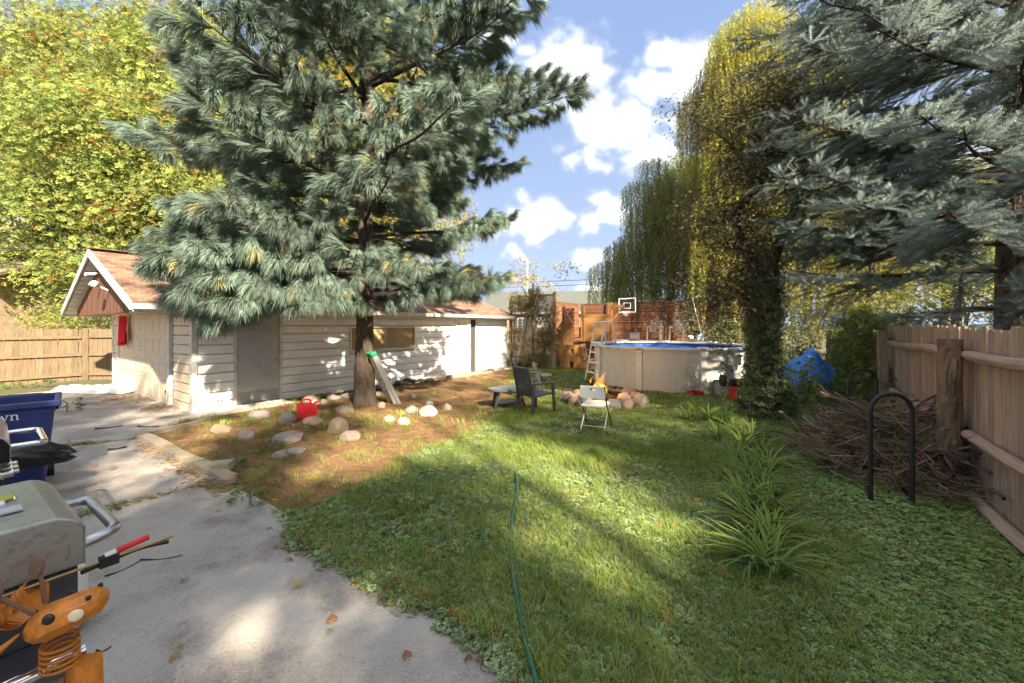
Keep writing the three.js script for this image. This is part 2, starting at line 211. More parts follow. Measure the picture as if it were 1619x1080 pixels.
// ---------------------------------------------------------------- garage
const shade3 = (m, f) => f.map((k) => { const q = m.clone(); q.color.multiplyScalar(k); return q; });
const GW = 6.6, GL = 10.9;
{
  const g = thing('garage', 'long white sided garage with brown shingle roof and deep front gable', 'garage', garageC, TURN);
  const EX = .205, HT_ = 2.2;
  const lap = (len, off, low, sc = 1) => { const h = .179, q = new THREE.BufferGeometry(); const t = .036, z0 = .004; const b = [[0, 0, z0], [len, 0, z0], [len, 0, t], [0, 0, t], [0, h, z0], [len, h, z0], [len, h, .026], [0, h, .026]]; const f = [[3, 2, 6, 7], [0, 1, 2, 3].reverse(), [4, 7, 6, 5].reverse(), [0, 3, 7, 4], [1, 5, 6, 2], [0, 4, 5, 1]]; const ps = [], us = [], id = []; for (const F4 of f) { const k = ps.length / 3; for (const i of F4) { ps.push(...b[i]); us.push(b[i][0] * .5 + off, b[i][1] * .5 + off * 2.3); } id.push(k, k + 1, k + 2, k, k + 2, k + 3); } q.setAttribute('position', new THREE.Float32BufferAttribute(ps, 3)); q.setAttribute('uv', new THREE.Float32BufferAttribute(us, 2)); q.setIndex(id); q.computeVertexNormals(); return q; };
  const wl = mesh('wall', bx(GL - .1, 2.2, .1, GL / 2 + .05, 1.1, -.11), M.white, g);
  // the far opening is a flat panel coloured as interior shade: the wall carries its siding, doors stand in front of its core
  const rows = 11, spans = (y0, y1) => { let l = [[.06, .70], [1.69, 7.82], [8.9, GL - .06]]; if (y1 > 1.06 && y0 < 1.78) l = [[.06, .70], [1.69, 3.46], [5.80, 7.82], [8.9, GL - .06]]; return l; };
  let k = 0; for (let i = 0; i < rows; i++) { const y0 = i * .2; for (const [a, b] of spans(y0, y0 + .2)) { mesh('siding_board', lap(b - a, k++ * .37), M.white, wl, [a, y0 + .01, 0]); } }
  for (const [x, w, d] of [[.03, .09, .05]]) mesh('corner_trim', bx(w, 2.2, d, x - .03, 1.1, .02), M.trim, g);
  mesh('corner_trim', bx(.09, 2.2, .05, GL - .03, 1.1, .02), M.trim, g);
  // side door
  const dr = mesh('door', bx(.86, 2.0, .05, 1.195, 1.08, .006), M.greyDoor, g);
  mesh('kick_plate', bx(.8, .2, .008, 1.195, .22, .036), std([.3, .29, .28], .6), dr); const kn = mesh('door_knob', merge([new THREE.SphereGeometry(.032, 16, 10).translate(0, 0, .06), new THREE.CylinderGeometry(.03, .03, .012, 16).rotateX(Math.PI / 2), new THREE.CylinderGeometry(.012, .012, .06, 8).rotateX(Math.PI / 2).translate(0, 0, .03)]), std([.6, .42, .12], .3, { metalness: .9 }), dr, [1.54, 1.0, .036]);
  for (const x of [.725, 1.665]) mesh('door_jamb', bx(.055, 2.14, .06, x, 1.07, .02), M.trim, g);
  mesh('door_jamb', bx(.885, .06, .06, 1.195, 2.11, .02), M.trim, g); mesh('door_sill', bx(1.0, .07, .22, 1.195, .035, .1), M.concrete, g);
  // boarded window
  const wf = mesh('window', bx(2.2, .62, .02, 4.63, 1.42, .012), M.ply, g);
  for (const [w, h, x, y] of [[2.34, .05, 4.63, 1.755], [2.34, .06, 4.63, 1.085], [.05, .614, 3.49, 1.422], [.05, .614, 5.77, 1.422], [.03, .61, 4.63, 1.42]]) mesh('window_frame', bx(w, h, .05, x, y, .026), M.alu, wf);
  // far door, ajar
  mesh('dark_opening_panel', bx(.98, 2.02, .012, 8.36, 1.04, .004), std([.05, .045, .04], .9), g);  // flat dark panel painted for the shade inside the doorway
  const fd = mesh('door', bx(.55, 2.0, .045, .275, 1.0, 0), M.white, g, [7.9, .04, .035], [0, -.12, 0]); mesh('door_handle', new THREE.SphereGeometry(.03, 12, 8), M.dark, fd, [.5, 1.0, .05]);
  for (const x of [7.86, 8.87]) mesh('door_jamb', bx(.06, 2.16, .07, x, 1.08, .03), M.white, g);
  mesh('downspout', bx(.06, 2.1, .06, 7.72, 1.05, .06), M.white, g);
  // front wall with the sectional door; front faces -x
  const fw = mesh('wall', bx(.1, 2.2, GW - .2, .11, 1.1, -GW / 2), M.cream, g);
  const lapF = (z0, z1, i) => { const q = lap(z1 - z0, i * .71); q.rotateY(-Math.PI / 2); return q; };
  for (let i = 0; i < rows; i++) { mesh('siding_board', lapF(0, 1.05, i), M.cream, fw, [0, i * .2 + .01, -1.13]); mesh('siding_board', lapF(0, .66, i + 30), M.cream, fw, [0, i * .2 + .01, -GW + .04]); }
  for (const z of [-.03, -GW + .03]) mesh('corner_trim', bx(.05, 2.2, .09, -.02, 1.1, z), M.trim, g);
  const gd = mesh('garage_door', bx(.04, 2.06, 4.3, -.012, 1.05, -3.6), M.cream, g);
  const pnl = new RoundedBoxGeometry(.02, .33, .4, 2, .008);
  for (let r = 0; r < 4; r++) { mesh('door_section', bx(.016, .5, 4.28, -.036, .285 + r * .515, -3.6), M.cream, gd); for (let c = 0; c < 8; c++) { const q = mesh('panel', pnl, M.cream, gd, [-.043, .285 + r * .515, -1.72 - c * .537]); } }
  mesh('door_lock', new THREE.BoxGeometry(.02, .07, .03), M.black, gd, [-.06, .32, -1.55]);
  for (const z of [-1.32 - .08 + .03, -5.84]) mesh('door_jamb', bx(.07, 2.2, .13, -.03, 1.1, z), M.trim, g);
  mesh('header', bx(.07, .11, 4.34, -.028, 2.145, -3.605), M.cream, g);
  for (const [x, z, w, d] of [[GL / 2, -GW + .05, GL, .1], [GL - .05, -GW / 2, .1, GW - .2]]) mesh('wall', bx(w - .2, 2.2, d, x, 1.1, z), M.white, g);
  // roof: two slopes of shingle courses over a deck
  const RI = 3.52, EV = 2.2, zE = .32, zR = -3.3, oF = -.98, oB = GL + .25, sl = Math.hypot(zE - zR, RI - EV), ang = Math.atan2(RI - EV, zE - zR);
  const shT = tex(1024, (u, v) => { const c = Math.floor(u * 24), row = Math.floor(v * 8), h = h2(c * 7 + row * 13 & 255, row * 31 + c * 3), f = fbm(u * 40, v * 40, 3, 40), k = (.6 + .75 * h) * (.7 + .6 * f), gap = (u * 24 % 1) < .05 ? .45 : 1; return [k * gap, k * gap * (.9 + .1 * h), k * gap * .93]; }, .25);
  const shing = [[.2, .122, .08], [.18, .11, .074], [.225, .14, .092]].map((c) => std(c, .95, { map: shT, bumpMap: speckB, bumpScale: .003 }));
  const len = oB - oF, nC = 27, ex = sl / nC;
  for (const s of [1, -1]) {
    const rf = mesh('roof', bx(len, .05, sl, 0, 0, 0), M.soffit, g, [(oB + oF) / 2, (RI + EV) / 2, s > 0 ? (zE + zR) / 2 : zR - (zE - zR) / 2], [s * ang, 0, 0]);
    for (let i = 0; i < nC; i++) { const q = bx(len + .04, .008, ex + .02, 0, 0, 0, 0); const uv = q.attributes.uv; for (let n = 0; n < uv.count; n++) uv.setXY(n, uv.getX(n) + (i % 2) * .083 + i * 1.31, uv.getY(n) * .9 + i * .37 * .5); mesh('shingle_course', q, shing[(i * 7) % 3], rf, [0, .031 + .0015, s * (sl / 2 - ex * (i + .5))], [s * .022, 0, 0]); }
  }
  mesh('ridge_cap', merge([bx(len + .04, .012, .17, 0, 0, .08).rotateX(.0), bx(len + .04, .012, .17, 0, -.001, -.08)]), shing[1], g, [(oB + oF) / 2, RI + .062, zR]);
  const fas = (zA, yA, zB, yB, x, w = .16, m = M.trim) => mesh('rake_board', bar(V(x, yA, zA), V(x, yB, zB), .03, w), m, g);
  fas(zE + .02, EV - .04, zR, RI - .04, oF - .02); fas(zR, RI - .04, 2 * zR - zE - .02, EV - .04, oF - .02); fas(zE, EV - .05, zR, RI - .05, oB + .02); fas(zR, RI - .05, 2 * zR - zE, EV - .05, oB + .02);
  for (const z of [zE + .015, 2 * zR - zE - .015]) mesh('fascia', bx(len, .13, .025, (oB + oF) / 2, EV - .075, z), M.trim, g);
  const gp = new THREE.Shape([[0, 0], [.1, 0], [.13, .1], [.12, .1], [.095, .012], [.012, .012], [.006, .1], [0, .1]].map((q) => new THREE.Vector2(...q)));
  mesh('gutter', new THREE.ExtrudeGeometry(gp, { depth: len, bevelEnabled: false }).rotateY(-Math.PI / 2), M.trim, g, [oB, EV - .1, zE + .03]);
  mesh('soffit_panel', bx(GL + 1.15, .015, .28, GL / 2 - .38, EV - .15, .17), M.soffit, g);
  // underside of the deep gable: soffit boards along the left rake, brown boards in the gable, scalloped hem
  for (let i = 0; i < 13; i++) { const t = (i + .5) / 13, z = lerp(zR, 2 * zR - zE + .1, t), y = lerp(RI, EV, t) - .075; mesh('soffit_board', bx(.95, .014, .262, 0, 0, 0, i), M.soffit, g, [oF + .5, y, z], [-ang, 0, 0]); const z2 = lerp(zR, zE - .1, t); mesh('soffit_board', bx(.95, .014, .262, 0, 0, 0, i + 5), M.soffit, g, [oF + .5, y, z2], [ang, 0, 0]); }
  const rustV = shade3(M.rust, [1, .75, 1.25, .88]), gx = -.74; let bi = 0;
  for (let z = zR - 3.15; z < zR + 3.15; z += .152, bi++) { const top = RI - .12 - Math.abs(z + .07 - zR) * (RI - EV) / (zE - zR); const sh = new THREE.Shape(); const bot = EV - .13, w = .146; if (top - bot < .1) continue; sh.moveTo(-w / 2, bot + .06); sh.quadraticCurveTo(-w / 2, bot - .01, 0, bot - .01); sh.quadraticCurveTo(w / 2, bot - .01, w / 2, bot + .06); sh.lineTo(w / 2, top - .01 + (z > zR ? -.05 : .0)); sh.lineTo(-w / 2, top - (z > zR ? 0 : .06)); const q = new THREE.ExtrudeGeometry(sh, { depth: .022, bevelEnabled: true, bevelSize: .003, bevelThickness: .003, bevelSegments: 1 }); q.rotateY(-Math.PI / 2); const uv = q.attributes.uv, p = q.attributes.position; for (let n = 0; n < uv.count; n++) uv.setXY(n, p.getY(n) + bi * .37, p.getZ(n) + bi * .61); mesh('gable_board', q, rustV[bi % 4], g, [gx, 0, z + .07]); }
  mesh('soffit_panel', bx(.66, .02, 6.5, -.36, EV - .02, -3.3), M.soffit, g); // ceiling of the porch behind the gable boards
  // lights and camera in the gable, roof window, hose bib
  const fl = mesh('flood_light', new RoundedBoxGeometry(.09, .12, .26, 2, .02), M.white, g, [gx - .28, 2.72, -2.62], [0, 0, -.5]); mesh('lens', bx(.01, .09, .22), std([.75, .74, .66], .2), fl, [-.05, 0, 0]); mesh('bracket', bx(.25, .03, .03, .14, 0, 0), M.trim, fl);
  const sc = mesh('security_camera', new THREE.CylinderGeometry(.035, .035, .17, 14).rotateZ(Math.PI / 2), M.white, g, [gx - .25, 2.98, -3.2], [0, .5, .15]); mesh('bracket', bx(.2, .025, .025, .12, .02, 0), M.white, sc);
  const rw = mesh('roof_vent', bx(.55, .05, .5, 0, 0, 0), M.dark, g, [1.0, lerp(EV, RI, .24) + .09, lerp(zE, zR, .24)], [ang, 0, 0]); for (const x of [-.29, .29]) mesh('vent_frame', bx(.05, .06, .55, x, .005, 0), M.trim, rw);
  mesh('hose_bib', merge([tube([V(0, 0, 0), V(0, 0, .08), V(0, -.05, .11)], .014, 8), new THREE.TorusGeometry(.028, .007, 6, 14).translate(0, .04, .06)]), M.alu, g, [.42, .2, .02]);
}
// ---------------------------------------------------------------- fences
const rFence = rngOf(5);
function picket(w, h, lean) { const s = new THREE.Shape(); s.moveTo(-w / 2, 0); s.lineTo(w / 2, 0); s.lineTo(w / 2, h - .03); s.lineTo(w / 2 - .025, h); s.lineTo(-w / 2 + .025, h); s.lineTo(-w / 2, h - .03); const g = new THREE.ExtrudeGeometry(s, { depth: .018, bevelEnabled: true, bevelSize: .002, bevelThickness: .002, bevelSegments: 1 }), uv = g.attributes.uv, p = g.attributes.position, o = rFence() * 9; for (let i = 0; i < uv.count; i++) uv.setXY(i, p.getY(i) + o, p.getX(i) + o * 1.7); return g; }
const pk = Array.from({ length: 7 }, () => picket(.136, 1.8, 0));
const tanV = shade3(M.fenceTan, [1, .88, 1.12]), brnV = shade3(M.fenceBrown, [1, .86, 1.1]);
{
  const f = thing('picket_fence', 'tall brown board fence with rough half-log rails beside brush pile', 'fence', P(6.0, fenceB), TURN);
  for (let i = 0, x = -4.2; x < 14.5; i++, x += .145) mesh('picket', pk[i % 7], brnV[(i * 5 + (i >> 2)) % 3], f, [x, -.02, .03 + rFence() * .012], [0, 0, (rFence() - .5) * .012]).scale.y = .99 + rFence() * .025 + .01 * Math.sin(x * .8);
  const posts = [-3, .0, 3.5, 7.1, 10.6, 14];
  for (let i = 0; i < posts.length; i++) {
    const x = posts[i];
    if (i < posts.length - 1) for (const y of [.1, .69, 1.5]) { const L = posts[i + 1] - x; const q = taper([V(x + .05, y + .02 * (rFence() - .5), -.015), V(x + L * .35, y + .015, -.03), V(x + L * .7, y - .01, -.025), V(x + L - .05, y, -.015)], .062, .05, 9, 20, .13, i * 9 + y * 10); q.attributes.uv.array.forEach((v, n, A) => { }); const uv = q.attributes.uv; for (let n = 0; n < uv.count; n++) { const a = uv.getX(n); uv.setXY(n, uv.getY(n), a * 2); } mesh('rail', q, brnV[2], f); }
    if (i < 2) mesh('log_post', taper([V(x, -.1, -.12), V(x + .02, .6, -.12), V(x, 1.2, -.13), V(x + .01, 1.66, -.12)], .105, .095, 14, 24, .06, 31 + i), bark([.25, .165, .1]), f); 
    else mesh('post', bx(.13, 1.72, .13, 0, .84, 0, i), brnV[1], f, [x, 0, -.1], [0, 0, i === 2 ? -.06 : .02]);
  }
}
{
  const A = G(0, 611), c = V(-14.2, 0, -13), dir = c.clone().sub(A).normalize(), f = thing('picket_fence', 'sunlit tan board fence facing the garage driveway', 'fence', A.clone().addScaledVector(dir, -6), Math.atan2(-dir.z, dir.x));
  const L = c.distanceTo(A) + 6;
  for (let i = 0, x = 0; x < L; i++, x += .15) mesh('picket', pk[(i * 3) % 7], tanV[(i * 5 + (i >> 2)) % 3], f, [x, .0, -.03], [0, 0, (rFence() - .5) * .01]).scale.y = .93 + rFence() * .02;
  for (const y of [.2, .85, 1.42]) mesh('rail', bx(L - .1, .09, .045, L / 2, y, .025, y), tanV[0], f);
  mesh('post', bx(.13, 1.72, .13, L + .02, .86, .03), tanV[1], f); mesh('post', bx(.13, 1.72, .1, L / 2 - 1.2, .86, -.1), tanV[1], f);
  const f2 = thing('picket_fence', 'short shaded tan fence panel between driveway fence and garage', 'fence', c.clone().add(V(.1, 0, -.05)), .05);
  for (let i = 0, x = .06; x < 3.0; i++, x += .15) mesh('picket', pk[(i * 4) % 7], tanV[(i * 3) % 3], f2, [x, 0, -.03]).scale.y = .93 + rFence() * .02;
  for (const y of [.2, .85, 1.45]) mesh('rail', bx(2.9, .09, .045, 1.5, y, .025, y), tanV[0], f2);
}
// ---------------------------------------------------------------- deck, privacy wall, stair and gate
{
  const g = thing('pool_deck', 'raised wooden pool deck with tall brown slatted privacy wall and stair gate', 'deck', P(0, 0), TURN);
  const A1 = 20.07, B0 = -9.3, B1 = -1.75, Y = 1.12;
  for (let i = 0, a = 15.6; a < A1; i++, a += .148) mesh('deck_plank', bx(.14, .036, B1 - B0, a, Y - .02, (B0 + B1) / 2, i), M.deckBrown, g);
  mesh('rim_joist', bx(.04, .2, B1 - B0, 15.5, Y - .12, (B0 + B1) / 2), M.deckBrown, g);
  const dv = shade3(M.deckBrown, [1, .82, 1.25]);
  const gap = rngOf(8);
  for (let i = 0; i < 13; i++) mesh('wall_slat', bx(.025, .132, B1 - B0, A1 + .06, Y + .12 + i * .142, (B0 + B1) / 2, i), dv[(i * 2 + (i > 6)) % 3], g).rotation.x = (gap() - .5) * .002;
  for (let b = B0 + .1; b <= B1 + .05; b += 1.49) mesh('post', bx(.1, 3.02, .1, A1, 1.51, b), M.deckBrown, g);
  mesh('end_post', bx(.12, 3.1, .12, A1 - .1, 1.55, B1 + .08), M.cedar, g);
  for (let i = 0; i < 13; i++) mesh('wall_slat', bx(3.2, .132, .025, A1 - 1.7, Y + .12 + i * .142, B0 - .02, i), dv[(i + 1) % 3], g);
  for (const [a, b, h] of [[15.9, -9.2, 1.1], [15.9, -5, 1.1], [15.9, -1.9, 1.1], [18, -1.9, 1.1], [18, -9.2, 1.1], [15.95, -7.25, 2.65], [16, -6.0, 2.78]]) mesh('post', bx(.11, h, .11, a, h / 2, b), h > 2 ? M.cedar : M.deckBrown, g);
  for (let i = 0; i < 8; i++) mesh('side_board', bx(.03, .138, 1.14, 15.88, Y + .08 + i * .145, -6.62, i), shade3(M.cedar, [1, .85, .92])[i % 3], g);
  mesh('arm', bx(.09, .1, .55, 16, 2.62, -5.68), M.cedar, g); mesh('brace', bar(V(16, 1.95, -5.96), V(16, 2.6, -5.5), .08, .06), M.lumber, g);
  // stair side panel with its sloping top
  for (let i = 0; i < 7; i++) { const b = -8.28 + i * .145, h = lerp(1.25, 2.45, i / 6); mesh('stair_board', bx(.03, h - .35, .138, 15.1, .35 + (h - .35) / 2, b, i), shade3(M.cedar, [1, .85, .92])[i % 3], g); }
  for (let i = 0; i < 9; i++) mesh('stair_slat', bx(.03, .13, .42, 15.4, 1.25 + i * .155, -7.62, i), dv[i % 3], g);
  mesh('post', bx(.11, 2.62, .11, 15.3, 1.31, -7.86), M.deckBrown, g);
  mesh('stair_rail', bar(V(15.06, 1.2, -8.36), V(15.06, 2.52, -7.4), .09, .04), M.cedar, g);
  // gate: vertical boards, an opening with a diagonal brace
  const gt = mesh('gate', bx(.04, .1, 1.02, 14.26, .4, -6.96), M.cedar, g);
  [[-7.39, .14], [-7.24, .14], [-7.09, .12], [-6.79, .14], [-6.64, .14], [-6.5, .12]].forEach(([b, w], i) => mesh('gate_board', bx(.022, .92, w, 14.22, .58, b, i), shade3(M.cedar, [1.15, 1, 1.05])[i % 3], gt));
  mesh('gate_rail', bx(.05, .09, 1.02, 14.27, .98, -6.96), M.cedar, gt); mesh('gate_brace', bar(V(14.27, .85, -7.1), V(14.27, .45, -6.85), .04, .08), M.lumber, gt);
  mesh('step', bx(.5, .12, 1.1, 14.5, .06, -6.95), M.cedar, g); mesh('step', bx(.9, .04, 1.1, 14.8, .42, -6.95), M.deckBrown, g); mesh('step', bx(.5, .04, 1.1, 15.25, .8, -6.95), M.deckBrown, g);
  mesh('skirt', bx(.03, .9, 5.3, 15.56, .5, -4.4), M.deckBrown, g); mesh('stair_stringer', bx(1.2, .25, .05, 14.9, .3, -7.5), M.cedar, g);
}
solo('leaning_plank', bx(.04, 1.12, .17), M.lumber, 'loose orange plank leaning beside the deck gate', 'plank', P(14.15, -6.28, .55), [0, TURN, 0]).rotateX(-.28);
// ---------------------------------------------------------------- pool
{
  const c = V(4.99, 0, -12.54), R = 2.3, H = 1.2, g = thing('swimming_pool', 'round above-ground pool with cream printed wall and blue liner', 'pool', c, 0);
  const cv = document.createElement('canvas'); cv.width = 2048; cv.height = 256; const x = cv.getContext('2d'); x.fillStyle = '#d3d1ca'; x.fillRect(0, 0, 2048, 256); const r = rngOf(3);
  for (let i = 0; i < 900; i++) { x.fillStyle = `rgba(${150 + r() * 90},${145 + r() * 85},${130 + r() * 80},.10)`; x.beginPath(); x.ellipse(r() * 2048, r() * 256, 6 + r() * 34, 4 + r() * 18, r() * 3, 0, TAU); x.fill(); }
  for (let i = 0; i < 46; i++) { const X = (i + r() * .7) * 45, s = r() < .5 ? 1 : -1; let px = X, py = 256; x.lineCap = 'round'; for (let m = 0; m < 2; m++) { x.strokeStyle = m ? 'rgba(235,232,222,.8)' : 'rgba(90,84,75,.85)'; x.lineWidth = m ? 2.2 : 2; x.beginPath(); x.moveTo(X + m * 3, 256); const h = 70 + (i * 37 % 100); x.bezierCurveTo(X + s * 12, 256 - h * .4, X - s * 26, 256 - h * .55, X + s * 4 + m * 3, 256 - h); x.bezierCurveTo(X + s * 16, 256 - h - 14, X + s * 30, 256 - h - 12, X + s * 34, 256 - h - 30); x.stroke(); } }
  const wt = new THREE.CanvasTexture(cv); wt.colorSpace = THREE.SRGBColorSpace; wt.wrapS = THREE.RepeatWrapping; wt.repeat.set(2, 1);
  mesh('wall', new THREE.CylinderGeometry(R, R, H - .05, 96, 1, true).translate(0, (H - .05) / 2, 0), std([.95, .95, .95], .6, { map: wt, side: THREE.DoubleSide }), g);
  mesh('liner', new THREE.CylinderGeometry(R - .03, R - .03, H - .06, 96, 1, true).translate(0, (H - .06) / 2, 0), std([.03, .16, .55], .5, { side: THREE.DoubleSide, map: dirtT }), g);
  mesh('liner_floor', new THREE.CircleGeometry(R - .03, 64).rotateX(-Math.PI / 2).translate(0, .02, 0), std([.05, .25, .6], .6), g);
  const wb = tex(256, (u, v) => fbm(u * 10, v * 10, 4, 10), 1, false); const wg = new THREE.CircleGeometry(R - .035, 64); const uvw = wg.attributes.uv; for (let i = 0; i < uvw.count; i++) uvw.setXY(i, uvw.getX(i) * 2, uvw.getY(i) * 2);
  mesh('water', wg.rotateX(-Math.PI / 2).translate(0, .96, 0), new THREE.MeshPhysicalMaterial({ color: rgb(.55, .8, .95), roughness: .03, transmission: 1, thickness: .9, ior: 1.33, attenuationColor: rgb(.1, .45, .8), attenuationDistance: 1.2, bumpMap: wb, bumpScale: .02 }), g);
  const n = 9, off = 90 * Math.PI / 180, rim = new THREE.Shape(); rim.absarc(0, 0, R + .09, -TAU / n / 2 + .035, TAU / n / 2 - .035, false); rim.absarc(0, 0, R - .07, TAU / n / 2 - .035, -TAU / n / 2 + .035, true);
  const rg = new THREE.ExtrudeGeometry(rim, { depth: .04, bevelEnabled: true, bevelSize: .012, bevelThickness: .012, bevelSegments: 2, curveSegments: 10 }).rotateX(-Math.PI / 2);
  const cream = painted([.7, .685, .63], .5);
  const up = merge([new RoundedBoxGeometry(.07, 1.14, .17, 3, .025).translate(R + .03, .57, 0), new RoundedBoxGeometry(.09, .06, .21, 2, .015).translate(R + .03, 1.1, 0)]), cap = new RoundedBoxGeometry(.2, .07, .24, 3, .02).translate(R + .01, H + .005, 0);
  for (let i = 0; i < n; i++) { const a = -off - i * TAU / n; mesh('top_rail', rg, cream, g, [0, H - .04, 0], [0, a + TAU / n / 2, 0]); mesh('upright', up, cream, g, [0, 0, 0], [0, a, 0]); mesh('rail_cap', cap, cream, g, [0, 0, 0], [0, a, 0]); }
  // skimmer box and return pipe
  const sk = mesh('skimmer_box', merge([new RoundedBoxGeometry(.16, .24, .3, 2, .02), new RoundedBoxGeometry(.2, .06, .34, 2, .015).translate(0, .13, 0), new THREE.CylinderGeometry(.06, .05, .14, 14).translate(0, -.18, 0)]), cream, g, [Math.cos(1.2) * (R + .1), .88, Math.sin(1.2) * (R + .1)], [0, -1.2, 0]); sk.name = 'skimmer_box';
}
// ---------------------------------------------------------------- pool ladder, things on the deck
{
  const p = V(2.98, 0, -12.75), g = thing('pool_ladder', 'white A-frame pool ladder straddling the pool edge', 'ladder', p, .35);
  const m = std([.8, .8, .78], .4);
  for (const s of [-1, 1]) { for (const k of [-.27, .27]) mesh('rail', path([V(s * .14, 1.92, k), V(s * .5, 0.02, k * 1.15)], .026, 8), m, g); for (const y of [.3, .62, .94, 1.26]) { const X = s * lerp(.5, .14, y / 1.92); mesh('step', bx(.1, .04, .56, X, y, 0), m, g); } }
  mesh('top_platform', new RoundedBoxGeometry(.36, .05, .62, 2, .02), m, g, [0, 1.92, 0]);
}
{
  const slat = (w, h, d) => board(w, h, d), wm = wood([.12, .1, .09]), wl2 = wood([.2, .18, .16]);
  const mk = (label, pos) => { const g = thing('deck_chair', label, 'chair', pos, TURN - Math.PI / 2, 'chairs on the pool deck'); for (let i = 0; i < 6; i++) mesh('back_slat', bx(.075, .55, .018), wm, g, [-.225 + i * .09, .68, -.26], [-.2, 0, 0]); for (let i = 0; i < 5; i++) mesh('seat_slat', bx(.54, .02, .085, 0, .4, -.19 + i * .1), wm, g); for (const s of [-1, 1]) { for (const z of [-.24, .26]) mesh('leg', bx(.04, .62, .04, s * .29, .31, z), wl2, g); mesh('armrest', bx(.06, .03, .56, s * .29, .63, 0), wl2, g); } return g; };
  mk('slatted deck chair beside the basketball hoop end of privacy wall', P(18.9, -4.95, 1.12)); mk('slatted deck chair beside the skimmer net', P(18.9, -3.95, 1.12));
  const t = thing('low_table', 'low slatted table between two deck chairs', 'table', P(18.9, -4.45, 1.12), TURN - Math.PI / 2); for (let i = 0; i < 4; i++) mesh('slat', bx(.36, .02, .08, 0, .36, -.15 + i * .1), wm, t); for (const s of [-1, 1]) for (const z of [-.15, .15]) mesh('leg', bx(.03, .35, .03, s * .16, .175, z), M.alu, t);
  const sp = thing('speaker_box', 'dark grey portable box on the deck under basketball hoop', 'box', P(18.2, -5.7, 1.12), TURN - Math.PI / 2); mesh('body', new RoundedBoxGeometry(.42, .36, .3, 2, .03).translate(0, .18, 0), M.resin, sp); mesh('grille', bx(.34, .24, .01, 0, .18, .152), std([.09, .09, .1], .8), sp); mesh('handle', path([V(-.12, .36, 0), V(-.12, .42, 0), V(.12, .42, 0), V(.12, .36, 0)], .012), M.black, sp);
  const sn = thing('skimmer_net', 'blue pool skimmer net on long white pole against privacy wall', 'skimmer net', P(19.3, -3.1, 1.12), TURN - Math.PI / 2);
  mesh('pole', path([V(.06, .3, 0), V(-.42, 2.05, -.55)], .016), std([.75, .75, .74], .4), sn); mesh('frame', tube([V(.05, .33, 0), V(-.12, .2, .02), V(-.06, .0, .04), V(.14, .0, .04), V(.22, .2, .02), V(.05, .33, 0)], .014, 6, 40), std([.1, .2, .45], .4), sn);
  const ns = new THREE.Shape(); ns.moveTo(.05, .33); ns.lineTo(-.12, .2); ns.lineTo(-.06, 0); ns.lineTo(.14, 0); ns.lineTo(.22, .2); mesh('net', new THREE.ExtrudeGeometry(ns, { depth: .01, bevelEnabled: false }).translate(0, 0, .02), std([.3, .42, .62], .7), sn);
  const fn = thing('float_ball', 'small round white chlorine float on the deck', 'pool float', P(18.9, -3.42, 1.12)); mesh('body', new THREE.SphereGeometry(.14, 24, 16).scale(1, .9, 1).translate(0, .126, 0), std([.7, .7, .68], .4), fn); mesh('cap', new THREE.CylinderGeometry(.06, .07, .04, 18).rotateX(1.2).translate(-.02, .14, .13), std([.4, .42, .45], .5), fn);
  const hp = thing('basketball_hoop', 'poolside basketball hoop with black white-framed backboard and net', 'basketball hoop', P(16.0, -5.3, 2.28), TURN - Math.PI / 2);
  mesh('backboard', new RoundedBoxGeometry(.72, .6, .025, 2, .01).translate(0, .36, 0), std([.03, .032, .035], .35), hp);
  for (const [w, h, x, y] of [[.72, .04, 0, .64], [.72, .04, 0, .08], [.04, .52, -.34, .36], [.04, .52, .34, .36], [.3, .025, 0, .46], [.3, .025, 0, .24], [.025, .2, -.14, .35], [.025, .2, .14, .35]]) mesh('marking', bx(w, h, .006, x, y, .016), std([.78, .78, .76], .5), hp);
  mesh('rim', new THREE.TorusGeometry(.15, .011, 8, 28).rotateX(Math.PI / 2).translate(0, .13, .18), std([.5, .06, .02], .4), hp); mesh('bracket', bx(.3, .05, .05, -.18, .3, -.045), M.cedar, hp);
  for (let i = 0; i < 12; i++) { const a = i / 12 * TAU, q = (k) => V(Math.cos(a + k * .26) * (.15 - k * .03), .13 - k * .07, .18 + Math.sin(a + k * .26) * (.15 - k * .03)), q2 = (k) => V(Math.cos(a - k * .26) * (.15 - k * .03), .13 - k * .07, .18 + Math.sin(a - k * .26) * (.15 - k * .03)); mesh('net_cord', merge([tube([q(0), q(1), q(2), q(3)], .005, 4, 6), tube([q2(0), q2(1), q2(2), q2(3)], .005, 4, 6)]), std([.8, .8, .8], .8), hp); }
  // folded flag on the stair post
  const fg = thing('flag', 'faded pink and white flag drooping from pole on deck stair post', 'flag', P(15.05, -7.42, 1.2), TURN - Math.PI / 2); mesh('pole', path([V(-.1, 0, .1), V(-.18, 1.5, .25)], .014), M.lumber, fg);
  const q = new THREE.PlaneGeometry(.55, .7, 14, 14), p = q.attributes.position; for (let i = 0; i < p.count; i++) { const u = (p.getX(i) + .275) / .55, v = (p.getY(i) + .35) / .7; p.setXYZ(i, -.17 + u * .42 * (1 - v * .45), 1.42 - u * .5 - (1 - v) * .34 * (1 - u * .3), .25 + Math.sin(u * 9 + v * 4) * .04); } q.computeVertexNormals();
  mesh('cloth', q, std([.62, .32, .38], .9, { side: THREE.DoubleSide, map: tex(64, (u, v) => Math.floor(v * 9) % 2 ? [.95, .9, .9] : [.75, .42, .5]) }), fg);
}
